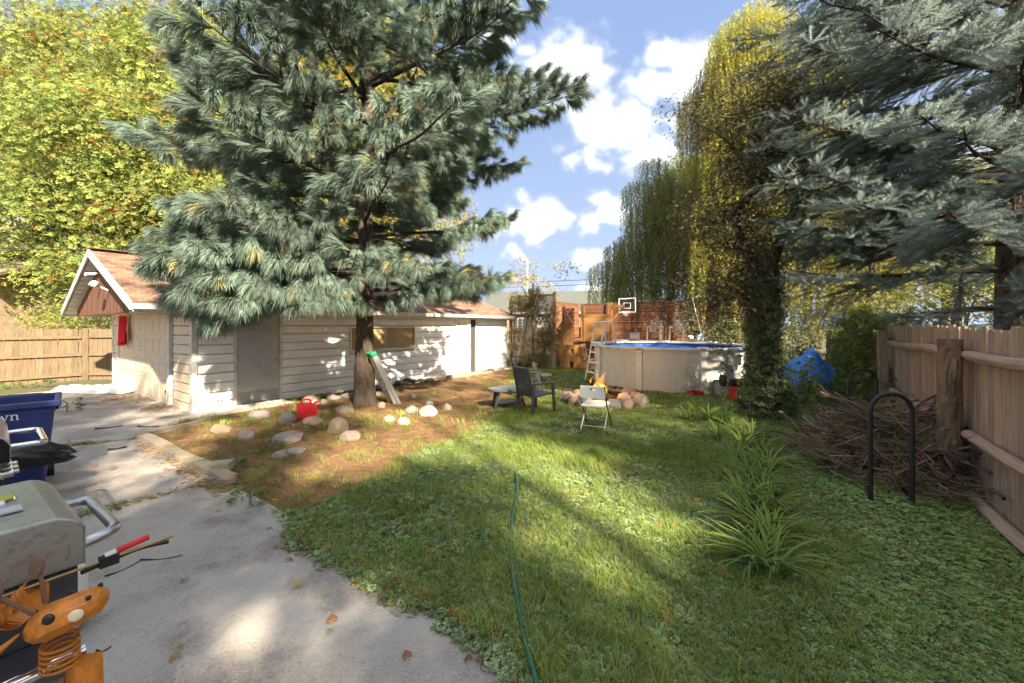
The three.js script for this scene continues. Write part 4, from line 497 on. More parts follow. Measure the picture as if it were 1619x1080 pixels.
// ---------------------------------------------------------------- bin, grills, ornament
{
  const ph = .85, n = V(Math.sin(ph), 0, Math.cos(ph)), w = V(Math.cos(ph), 0, -Math.sin(ph)), c = V(-4.95, .03, -4.27).addScaledVector(w, -.36).addScaledVector(n, -.36), g = thing('trash_bin', 'large blue wheeled bin with white lettering beside the grills', 'bin', c, ph);
  const lo = .27, hi = .35, H = .95, pos = []; const ring = (s, y) => { const q = []; const r = .05; for (const [sx, sz, a0] of [[1, 1, 0], [-1, 1, 1], [-1, -1, 2], [1, -1, 3]]) for (let k = 0; k <= 4; k++) { const a = (a0 + k / 4) * Math.PI / 2; q.push([sx * (s - r) + Math.cos(a) * r, y, sz * (s - r) + Math.sin(a) * r]); } return q; };
  const rs = [ring(lo, .02), ring(hi, H), ring(hi - .015, H), ring(lo - .015, .04)], ps = [], id = [], us = []; rs.forEach((q, j) => q.forEach((v) => { ps.push(...v); us.push(v[0] + v[2], v[1]); })); const N = 20; for (let j = 0; j < 3; j++) for (let i = 0; i < N; i++) { const a = j * N + i, b = j * N + (i + 1) % N; id.push(a, a + N, b, b, a + N, b + N); } for (let i = 1; i < N - 1; i++) id.push(3 * N, 3 * N + i + 1, 3 * N + i); const bg = new THREE.BufferGeometry(); bg.setAttribute('position', new THREE.Float32BufferAttribute(ps, 3)); bg.setAttribute('uv', new THREE.Float32BufferAttribute(us, 2)); bg.setIndex(id); bg.computeVertexNormals();
  mesh('body', bg.toNonIndexed(), M.blueBin, g).geometry.computeVertexNormals();
  mesh('rim', merge([new RoundedBoxGeometry(.78, .07, .05, 2, .015).translate(0, H - .02, hi + .01), new RoundedBoxGeometry(.78, .07, .05, 2, .015).translate(0, H - .02, -hi - .01), new RoundedBoxGeometry(.05, .07, .7, 2, .015).translate(hi + .012, H - .02, 0), new RoundedBoxGeometry(.05, .07, .7, 2, .015).translate(-hi - .012, H - .02, 0)]), M.blueBin, g);
  for (const y of [.72, .5]) mesh('rib', bx(.04, .12, .1, .35, .84, -.28), M.blueBin, g); mesh('handle', path([V(-.25, H - .05, -hi - .03), V(-.25, H, -hi - .12), V(.25, H, -hi - .12), V(.25, H - .05, -hi - .03)], .018), M.blueBin, g);
  for (const s of [-1, 1]) { const wh = mesh('wheel', new THREE.CylinderGeometry(.11, .11, .06, 24).rotateZ(Math.PI / 2), M.black, g, [s * .3, .09, -.3]); }
  const font = await new FontLoader().loadAsync('fonts/droid/droid_serif_regular.typeface.json'), tg = new TextGeometry('Lawn', { font, size: .078, depth: .002, curveSegments: 5, bevelEnabled: false }); tg.computeBoundingBox();
  mesh('lettering', tg.translate(-tg.boundingBox.max.x, 0, 0), std([.75, .77, .82], .5), g, [.1, .79, .3405], [.086, 0, 0]);
}
{
  const bagC = V(-4.62, .62, -4.0), g = solo('trash_bag', (() => { const q = new THREE.IcosahedronGeometry(1, 5), p = q.attributes.position; for (let i = 0; i < p.count; i++) { const v = V(p.getX(i), p.getY(i), p.getZ(i)); const m = 1 + .4 * (fbm(v.x * 1.6 + 3, v.y * 1.6 + v.z + 7, 4) - .5) + .16 * Math.abs(Math.sin(Math.atan2(v.y, v.z) * 5 + v.x * 3)) * (.3 + Math.abs(v.x)); v.multiplyScalar(m); p.setXYZ(i, v.x * .42, v.y * .13 - .05 * v.x * v.x, v.z * .17); } q.computeVertexNormals(); return q; })(), std([.012, .012, .014], .3), 'crumpled black trash bag tied across the blue bin', 'trash bag', V(-5.02, .52, -3.86), [0, .8, -.06]);
}
{
  const g = thing('gas_grill', 'stainless gas grill with knobs and chrome handle before the blue bin', 'grill', V(-3.66, .03, -2.84), .927);   // faces +x
  mesh('cabinet', bx(.5, .66, .95, -.26, .36, 0), M.dark, g); const fp = mesh('control_panel', bx(.05, .2, 1.0, 0, .76, 0), M.steel, g, [0, 0, 0]); fp.rotation.z = .1;
  for (let i = 0; i < 3; i++) { const k = mesh('knob', merge([new THREE.CylinderGeometry(.04, .045, .03, 24).rotateZ(-Math.PI / 2), new THREE.CylinderGeometry(.028, .03, .05, 20).rotateZ(-Math.PI / 2).translate(.035, 0, 0), new RoundedBoxGeometry(.06, .02, .055, 2, .006).translate(.055, 0, 0)]), M.chrome, fp, [.04, .78, .36 - i * .13]); }
  const s = new THREE.Shape(); s.moveTo(0, 0); s.lineTo(0, .1); s.quadraticCurveTo(-.02, .19, -.16, .2); s.lineTo(-.4, .2); s.quadraticCurveTo(-.52, .19, -.54, .1); s.lineTo(-.54, 0); const ld = mesh('lid', new THREE.ExtrudeGeometry(s, { depth: .86, bevelEnabled: true, bevelSize: .01, bevelThickness: .01, bevelSegments: 2, curveSegments: 10 }).translate(0, .88, -.43), M.steel, g); mesh('end_cap', new THREE.ExtrudeGeometry(s, { depth: .03, bevelEnabled: false, curveSegments: 10 }).translate(.004, .88, .445), M.blackGloss, ld);
  mesh('lid_handle', path([V(0, .95, .33), V(.16, .95, .33), V(.16, .95, -.25), V(0, .95, -.25)], .019, 12, .05), M.chrome, ld);
  mesh('side_shelf', bx(.42, .03, .4, -.25, .86, .7), M.steel, g); for (const z of [-.4, .4]) mesh('leg', bx(.05, .1, .05, -.1, .05, z), M.black, g);
}
const steelOld = std([.42, .42, .41], .42, { metalness: .75, bumpMap: speckB, bumpScale: .0008, map: tex(512, (u, v) => { const a = fbm(u * 6, v * 6, 5, 6), s = sstep(.6, .7, fbm(u * 40, v * 40, 4, 40)), k = .75 + .4 * a; return [k * (1 - .1 * s), k * (1 - .17 * s), k * (1 - .28 * s)]; }, 1.3) });
{
  const g = thing('old_gas_grill', 'worn steel gas grill with tubular handle and spit rod', 'grill', V(-1.5, .03, -1.37), -.585);   // front is -z, near end at x = 0
  const s = new THREE.Shape(); s.moveTo(0, 0); s.lineTo(0, .12); s.quadraticCurveTo(.012, .155, .06, .17); s.lineTo(.36, .17); s.quadraticCurveTo(.5, .15, .52, 0); const ld = mesh('lid', new THREE.ExtrudeGeometry(s, { depth: .58, bevelEnabled: true, bevelSize: .008, bevelThickness: .008, bevelSegments: 2, curveSegments: 10 }).rotateY(-Math.PI / 2).translate(-.006, .945, 0), steelOld, g);
  mesh('lid_handle', path([V(-.5, 1.01, 0), V(-.52, 1.0, -.1), V(-.06, 1.0, -.1), V(-.05, .99, 0)], .019, 14, .05), M.steel, ld);
  mesh('thermometer', new THREE.CylinderGeometry(.045, .05, .02, 24).translate(-.36, 1.125, .16), M.chrome, ld); mesh('badge', bx(.06, .006, .05, -.2, 1.13, .14), std([.5, .5, .5], .5), ld); mesh('end_notch', bx(.012, .05, .02, .004, 1.0, .02), steelOld, ld);
  mesh('firebox', bx(.58, .2, .5, -.3, .83, .26), std([.09, .095, .1], .5, { metalness: .5, map: dirtT }), g); mesh('shelf_rail', path([V(.16, .72, .02), V(.16, .72, .6)], .022, 10), M.chrome, g); mesh('side_shelf', bx(.18, .02, .55, .07, .715, .3), std([.06, .062, .066], .5), g); mesh('burner_cap', merge([new THREE.TorusGeometry(.08, .012, 8, 28).rotateX(Math.PI / 2), bx(.16, .012, .018), bx(.018, .012, .16)]), std([.3, .26, .22], .6, { metalness: .5 }), g, [.07, .75, .3]);
  mesh('cabinet', bx(.56, .62, .46, -.3, .4, .27), M.dark, g); mesh('cabinet', bx(.02, .6, .46, .02, .4, .27), std([.12, .12, .125], .5), g); for (const z of [.08, .45]) mesh('leg', bx(.04, .1, .04, -.04, .05, z), M.black, g);
  const brass = std([.42, .26, .1], .45, { metalness: .8 }); mesh('spit_rod', path([V(.025, .93, .5), V(.025, .935, -.24)], .005, 8), brass, g); mesh('spit_bracket', bx(.03, .035, .05, .025, .93, -.06), M.black, g);
  mesh('spit_handle', taper([V(.02, .95, -.08), V(.018, .955, -.12), V(.014, .96, -.17)], .011, .01, 12), M.red, g); mesh('ferrule', taper([V(.021, .945, -.05), V(.02, .95, -.08)], .012, .011, 10), std([.7, .66, .58], .5), g);
  mesh('tool', path([V(-.02, .9, 0), V(-.06, .9, -.16), V(-.02, .9, -.24)], .008, 8), M.black, g); 
  for (const [x, y, z] of [[.03, .0, .0]]) mesh('wheel', new THREE.TorusGeometry(.07, .018, 8, 24).rotateY(Math.PI / 2), M.black, g, [-.1, .06, .5]);
}
{ const t = thing('propane_tank', 'white propane tank standing behind the worn grill', 'tank', V(-2.62, .03, -2.22)); const pr = [[0, .0], [.12, .02], [.15, .08], [.152, .32], [.12, .39], [.04, .42], [.0, .42]].map((q) => new THREE.Vector2(...q)); mesh('body', new THREE.LatheGeometry(pr, 32), std([.68, .68, .66], .45), t); mesh('collar', new THREE.CylinderGeometry(.09, .1, .12, 24, 1, true, .4, 5).translate(0, .45, 0), std([.66, .66, .64], .45, { side: THREE.DoubleSide }), t); mesh('valve', merge([new THREE.CylinderGeometry(.025, .03, .08, 12).translate(0, .45, 0), new THREE.CylinderGeometry(.035, .035, .02, 16).translate(0, .5, 0)]), std([.5, .38, .15], .4, { metalness: .8 }), t); }
{
  // orange tin giraffe with cream spots, head on a spring
  const or = std([.56, .19, .018], .5, { map: tex(256, (u, v) => { const a = fbm(u * 7, v * 7, 5, 7), s = sstep(.58, .66, fbm(u * 20, v * 20, 4, 20)); const k = .65 + .6 * a; return [k * (1 - .18 * s), k * (1 - .22 * s), k]; }, 3), side: THREE.DoubleSide }), cream = std([.72, .62, .46], .5), rust = std([.2, .11, .07], .7, { map: dirtT }), g = thing('tin_giraffe', 'orange tin giraffe ornament with cream spots and spring neck', 'ornament', V(-1.36, .0, -1.17), .4);
  const rib = (pts, wd, cup, m, name, parent) => { const c = new THREE.CatmullRomCurve3(pts), N = 16, K = 6, ps = [], id = []; for (let i = 0; i <= N; i++) { const t = i / N, p = c.getPointAt(t), tg = c.getTangentAt(t), up = V(0, 1, 0).addScaledVector(tg, -tg.y).normalize(), sd = tg.clone().cross(up), w = wd * Math.pow(Math.sin(Math.PI * clamp(t * .93 + .05)), .8); for (let j = 0; j <= K; j++) { const q = j / K * 2 - 1, v = p.clone().addScaledVector(sd, q * w).addScaledVector(up, -cup * (1 - q * q) * w); ps.push(v.x, v.y, v.z); } } for (let i = 0; i < N; i++) for (let j = 0; j < K; j++) { const a = i * (K + 1) + j; id.push(a, a + K + 1, a + 1, a + 1, a + K + 1, a + K + 2); } const q = new THREE.BufferGeometry(); q.setAttribute('position', new THREE.Float32BufferAttribute(ps, 3)); q.setAttribute('uv', new THREE.Float32BufferAttribute(ps.filter((_, i) => i % 3 < 2), 2)); q.setIndex(id); q.computeVertexNormals(); return mesh(name, q, m, parent); };
  const nk = mesh('neck', new THREE.CylinderGeometry(.05, .1, .6, 5, 1).scale(1, 1, .7).translate(0, .5, 0), or, g, [.04, 0, 0], [0, 0, -.05]); for (const [a, y, s] of [[1.2, .68, 1], [2.2, .55, .8], [.6, .5, .9], [1.6, .4, 1.1], [2.5, .72, .7]]) { const r = .046 + (.8 - y) * .066; mesh('spot', new THREE.SphereGeometry(.026 * s, 14, 8).scale(1, .8, .18), cream, nk, [Math.cos(a) * r, y, Math.sin(a) * r], [0, Math.PI / 2 - a, 0]); }
  for (let i = 0; i < 6; i++) mesh('mane', new THREE.ConeGeometry(.03, .05, 4).scale(1, 1, .2).rotateZ(1.5).translate(-.075 - (.8 - (.4 + i * .07)) * .05, .4 + i * .07, .01), rust, nk);
  const sp = []; for (let i = 0; i <= 60; i++) { const a = i / 60 * TAU * 5; sp.push(V(Math.cos(a) * .045, .8 + i / 60 * .08, Math.sin(a) * .045)); } mesh('spring', tube(sp, .005, 6, 160), or, g, [.01, 0, 0]);
  const hd = mesh('head', (() => { const q = new THREE.SphereGeometry(1, 9, 7).rotateZ(Math.PI / 2).toNonIndexed(), p = q.attributes.position; for (let i = 0; i < p.count; i++) { let x = p.getX(i), y = p.getY(i), z = p.getZ(i); const t = (x + 1) / 2, w = lerp(.068, .06, sstep(.35, .7, t)) * (1 + .3 * sstep(.7, .96, t)); p.setXYZ(i, Math.sign(x) * Math.pow(Math.abs(x), .6) * .105 + .03, y * w * .75, z * w * 1.1); } q.computeVertexNormals(); return q; })(), or, g, [-.0, .945, 0], [0, .0, .28]);
  for (const z of [.028, -.028]) { mesh('ossicone', merge([path([V(-.03, .05, z), V(-.05 - z * .9, .14, z * 1.6)], .006, 8), new THREE.CylinderGeometry(.028, .028, .008, 20).rotateZ(.4).rotateX(1.2).translate(-.054 - z * .9, .165, z * 1.65)]), rust, hd); mesh('eye', new THREE.SphereGeometry(.016, 14, 10).scale(1, 1, .5), M.black, hd, [.02, .028, z * 2.25]); mesh('spot', new THREE.SphereGeometry(.022, 12, 8).scale(1, .8, .3), cream, hd, [.085, .004, z * 2.3]); mesh('nostril', new THREE.SphereGeometry(.008, 8, 6), M.black, hd, [.112, .03, z * 1.3]); }
  const e1 = rib([V(-.06, .02, .05), V(-.13, .0, .12), V(-.2, -.04, .2), V(-.26, -.07, .24)], .036, .5, or, 'ear', hd); mesh('spot', new THREE.SphereGeometry(.012, 10, 6), cream, hd, [-.19, -.045, .195]); rib([V(-.05, .03, -.05), V(-.1, .06, -.12), V(-.14, .07, -.2), V(-.16, .05, -.26)], .034, .5, or, 'ear', hd);
  for (let i = 0; i < 7; i++) { const a = i / 7 * 2.6 - 1.3; rib([V(-.07, .03, a * .03), V(-.1, .06, a * .05), V(-.12 + .02 * Math.cos(a), .1, a * .07), V(-.1, .12, a * .085)], .017, .3, or, 'mane_petal', hd); }
  g.scale.set(.86, .98, .86); mesh('stake', path([V(.02, .0, 0), V(.02, .3, 0)], .03), M.black, g); mesh('base', new THREE.CylinderGeometry(.13, .14, .02, 28).translate(0, .01, 0), rust, g);
}
// ---------------------------------------------------------------- neighbours, wires
const brickT = tex(512, (u, v) => { const r = Math.floor(v * 16), x = u * 6 + (r % 2) * .5, c = Math.floor(x), m = (x % 1 < .05 || v * 16 % 1 < .12), h = h2(c * 5 + r * 17, r * 3 + 9); const f = fbm(u * 30, v * 30, 3, 30); return m ? [.5, .45, .38] : [(.42 + .2 * h) * (.8 + .4 * f), (.29 + .13 * h) * (.8 + .4 * f), (.17 + .08 * h) * (.8 + .4 * f)]; }, .8);
function house(label, pos, turn, w, d, h, rise, wallM, roofM, wins) {
  const g = thing('house', label, 'house', pos, turn); mesh('wall', bx(w, h, d, 0, h / 2, 0), wallM, g); const L = Math.hypot(d / 2 + .4, rise), a = Math.atan2(rise, d / 2 + .4); for (const s of [1, -1]) mesh('roof', bx(w + .8, .12, L, 0, 0, 0), roofM, g, [0, h + rise / 2, s * (d / 4 + .2)], [s * a, 0, 0]); mesh('fascia', bx(w + .84, .2, .06, 0, h - .02, d / 2 + .42), M.trim, g); const gs = new THREE.Shape([new THREE.Vector2(-d / 2, 0), new THREE.Vector2(d / 2, 0), new THREE.Vector2(0, rise * .9)]); for (const s of [-1, 1]) mesh('gable', new THREE.ExtrudeGeometry(gs, { depth: .1, bevelEnabled: false }).rotateY(Math.PI / 2), wallM, g, [s * (w / 2 - .05) - .05, h - .01, 0]);
  for (const [x, y, ww, hh, n] of wins) { const q = mesh('window', bx(ww + .16, hh + .16, .05, x, y, d / 2 + .02), M.trim, g); for (let i = 0; i < n; i++) mesh('pane', bx(ww / n - .05, hh, .02, x - ww / 2 + ww / n * (i + .5), y, d / 2 + .045), std([.06, .08, .1], .08), q); } return g;
}
const brickM = std([.9, .9, .9], .95, { map: brickT });
house('tan brick house beyond the driveway fence', V(-25.2, 0, -18.5), .25, 8, 9, 3.7, 1.6, brickM, std([.2, .16, .13], .95, { map: speckT }), [[2, 2.2, 1.1, 1.3, 2]]);
house('low tan house with pale roof beyond the trellis', V(6.5, 0, -47), -.15, 18, 9, 3.2, 2.7, painted([.22, .16, .1]), std([.085, .095, .085], .95, { map: speckT }), [[-3.6, 2.1, 3.2, 1.0, 7], [3, 2.1, 1.6, 1.1, 3]]);
{
  const g = thing('grey_fence', 'grey weathered fence behind the deck stair', 'fence', P(23.5, -16), TURN - Math.PI / 2); for (let i = 0; i < 70; i++) mesh('picket', pk[i % 7], M.greyWood, g, [i * .15, 0, 0]).scale.y = .92 + (i * 37 % 7) * .005; for (const y of [.4, 1.4]) mesh('rail', bx(10.5, .09, .04, 5.2, y, .04), M.greyWood, g); for (let i = 0; i < 5; i++) mesh('post', bx(.1, 2.2, .1, i * 2.5, 1.1, .08), M.greyWood, g);
  const c = thing('parked_van', 'white van parked beyond the grey fence', 'van', P(26.2, -14.2), TURN + .2); const s = new THREE.Shape(); s.moveTo(-2.2, .4); s.lineTo(2.3, .4); s.quadraticCurveTo(2.45, .9, 2.2, 1.1); s.lineTo(1.4, 1.3); s.quadraticCurveTo(1.0, 2.1, .4, 2.25); s.lineTo(-2.0, 2.25); s.quadraticCurveTo(-2.3, 2.1, -2.3, 1.2); s.lineTo(-2.2, .4); mesh('body', new THREE.ExtrudeGeometry(s, { depth: 1.8, bevelEnabled: true, bevelSize: .06, bevelThickness: .06, bevelSegments: 3 }).translate(0, 0, -.9), std([.6, .62, .66], .3), c); for (const z of [-.97, .97]) { mesh('side_window', bx(1.7, .5, .02, -.6, 1.75, z), std([.03, .035, .04], .1), c); for (const x of [-1.4, 1.5]) mesh('wheel', new THREE.CylinderGeometry(.36, .36, .22, 24).rotateX(Math.PI / 2).translate(x, .36, z * .9), M.black, c); }
}
{
  const wire = (a, b, sag, label, r = .012) => { const pts = []; for (let i = 0; i <= 12; i++) { const t = i / 12; pts.push(a.clone().lerp(b, t).add(V(0, -sag * 4 * t * (1 - t), 0))); } solo('utility_wire', tube(pts, r, 5, 40), M.black, label, 'wire'); };
  wire(At(760, 448, 32), At(1250, 416, 32), .3, 'upper utility wire crossing the sky behind the willow', .022); wire(At(760, 455, 32), At(1250, 425, 32), .3, 'lower utility wire crossing the sky behind the willow', .022);
  wire(At(-300, 372, 13), P(3.0, -13.2, 3.7), .12, 'pale service cable running to the garage gable', .014); wire(P(3, -13.2, 3.72), P(14, -13.1, 4.4), .1, 'thin cable above the garage ridge', .01);
  const p = thing('utility_pole', 'grey utility pole behind the lattice trellis', 'pole', At(833, 515, 32).setY(0)); mesh('shaft', new THREE.CylinderGeometry(.1, .14, 7.2, 12).translate(0, 3.6, 0), std([.4, .4, .4], .8), p); mesh('crossarm', bx(1.4, .1, .1, 0, 5.6, .14), M.greyWood, p);
}
// ---------------------------------------------------------------- foliage
const Q = new THREE.Quaternion(), UP = V(0, 1, 0), UNIT = V(1, 1, 1);
function aim(pos, dir, roll, s) { const q = new THREE.Quaternion().setFromUnitVectors(UP, dir.clone().normalize()).multiply(new THREE.Quaternion().setFromAxisAngle(UP, roll)); return new THREE.Matrix4().compose(pos, q, s.isVector3 ? s : V(s, s, s)); }
function leafShape(kind) {      // flat leaf along +y from 0 to 1, a few triangles, folded at the midrib
  const P2 = kind === 'maple' ? [[.06, 0], [.12, .18], [.46, .12], [.36, .36], [.56, .56], [.28, .58], [.2, .78], [0, 1.05]] : kind === 'round' ? [[.12, .02], [.46, .08], [.55, .42], [.38, .78], [0, .88]] : kind === 'ivy' ? [[.1, .05], [.46, .0], [.42, .32], [.26, .5], [.14, .8], [0, 1]] : kind === 'slim' ? [[.08, .25], [.09, .55], [0, 1]] : [[.22, .2], [.27, .45], [.16, .75], [0, 1]];
  const ps = [], id = [], f = .22; const mid = [[0, 0]]; const pts = [[0, 0], ...P2];
  for (const s of [1, -1]) for (let i = 0; i < pts.length - 1; i++) { const a = pts[i], b = pts[i + 1]; ps.push(0, Math.min(a[1], .55), 0, s * a[0], a[1], Math.abs(a[0]) * f, s * b[0], b[1], Math.abs(b[0]) * f); if (s < 0) { const n = ps.length; const t = ps.slice(n - 6, n - 3); for (let k = 0; k < 3; k++) { ps[n - 6 + k] = ps[n - 3 + k]; ps[n - 3 + k] = t[k]; } } }
  const g = new THREE.BufferGeometry(); g.setAttribute('position', new THREE.Float32BufferAttribute(ps, 3)); g.computeVertexNormals(); return g;
}
const mergeP = (l) => mergeGeometries(l.map((g) => { const q = g.index ? g.toNonIndexed() : g; for (const k of Object.keys(q.attributes)) if (!['position', 'normal'].includes(k)) q.deleteAttribute(k); return q; }));
function leafCluster(kind, n, R, size, seed, flat = .6, droop = .2) {
  const r = rngOf(seed), L = leafShape(kind), l = [];
  for (let i = 0; i < n; i++) { const a = r() * TAU, k = Math.cbrt(r()) * R, e = (r() - .5) * 2, p = V(Math.cos(a) * k, e * R * flat, Math.sin(a) * k), out = V(Math.cos(a) + (r() - .5) * .8, -droop + (r() - .5) * .8, Math.sin(a) + (r() - .5) * .8); const s = size * (.7 + r() * .6); l.push(L.clone().applyMatrix4(aim(p, out, r() * TAU, s))); }
  return mergeP(l);
}
function clearOf(gaps, p) { for (const [c, R] of gaps) { const d = p.clone().sub(c), t = d.dot(SUN); if (t > 0 && d.addScaledVector(SUN, -t).length() < R + .33) return false; } return true; }
function aimDown(pos, dir, s) { const y = dir.clone().normalize(), z = V(0, -1, 0).addScaledVector(y, y.y); if (z.lengthSq() < 1e-4) z.set(1, 0, 0); z.normalize(); const x = y.clone().cross(z), m = new THREE.Matrix4().makeBasis(x, y, z); m.scale(V(s, s, s)); m.setPosition(pos); return m; }
// crown of leaf clusters spread through the outer volume of many lobes
function crown(parent, name, geo, mat_, lobes, per, seed, sc, pick, opts = {}) {
  const r = rngOf(seed), ms = [], cs = [];
  for (const [c, rx, ry, rz] of lobes) { const n = Math.round(per * (rx * ry + ry * rz + rx * rz) / 3); for (let i = 0; i < n; i++) { let d; do { d = V(r() * 2 - 1, r() * 2 - 1, r() * 2 - 1); } while (d.lengthSq() > 1 || d.lengthSq() < .01); d.normalize(); if (d.y < -.3 && r() < .5) continue; const k = Math.pow(.25 + .75 * r(), .45) * (.82 + .36 * fbm(d.x * 2.2 + c.x * 3 + 30, d.y * 2.2 + d.z * 2 + c.y * 3 + 30, 3)); const p = V(c.x + d.x * rx * k, c.y + d.y * ry * k, c.z + d.z * rz * k); if (p.y < (opts.floor || .05)) continue; if (opts.gaps && !clearOf(opts.gaps, p.clone().add(parent ? parent.position : V(0, 0, 0)))) continue; if (opts.keep && !opts.keep(p)) continue; const dir = d.clone().multiplyScalar(.5).add(V((r() - .5) * .9, .7, (r() - .5) * .9)); ms.push(aim(p, dir, r() * TAU, sc * (.7 + r() * .6))); cs.push(pick(r, p)); } }
  return inst(name, geo, mat_, ms, parent, cs, opts.label, opts.category);
}
function lobesIn(c, rx, ry, rz, n, seed, s0 = .28, s1 = .45) { const r = rngOf(seed), l = []; for (let i = 0; i < n; i++) { let d; do { d = V(r() * 2 - 1, r() * 2 - 1, r() * 2 - 1); } while (d.lengthSq() > 1); d.normalize().multiplyScalar(.35 + .5 * r()); const s = (s0 + (s1 - s0) * r()); l.push([V(c.x + d.x * rx, c.y + d.y * ry, c.z + d.z * rz), rx * s, ry * s * .8, rz * s]); } return l; }
function limbsTo(parent, base, top, r0, lobes, m, seed) {
  const r = rngOf(seed); mesh('trunk', taper([base, base.clone().lerp(top, .35).add(V((r() - .5) * .3, 0, (r() - .5) * .3)), base.clone().lerp(top, .7).add(V((r() - .5) * .3, 0, (r() - .5) * .3)), top], r0, r0 * .3, 12, 24, .08, seed, .5), m, parent);
  const l = []; lobes.forEach(([c], i) => { const t = clamp((c.y - base.y) / (top.y - base.y) * .75 - .05, .25, .95), s = base.clone().lerp(top, t), q = s.clone().lerp(c, .5).add(V(0, .12 * c.distanceTo(s) * (r() - .3), 0)); l.push(taper([s, q, c], r0 * .3 * (1.1 - t), r0 * .05, 6, 8, .1, i)); const e = c.clone().add(V((r() - .5) * 1.2, r() * .8, (r() - .5) * 1.2)); l.push(taper([c, c.clone().lerp(e, .5).add(V(.05, .05, 0)), e], r0 * .06, r0 * .015, 5, 4)); }); const o = mesh('limbs', merge(l), m, parent); o.userData = { kind: 'stuff' };
}
const vary = (c, v, hue = .12) => (r) => { const k = 1 + (r() - .5) * v * 2, h = (r() - .5) * hue * 2; return rgb(c[0] * k * (1 + h), c[1] * k, c[2] * k * (1 - h)); };
const LM = leafM([1, 1, 1], .4), LD = leafM([1, 1, 1], .25);

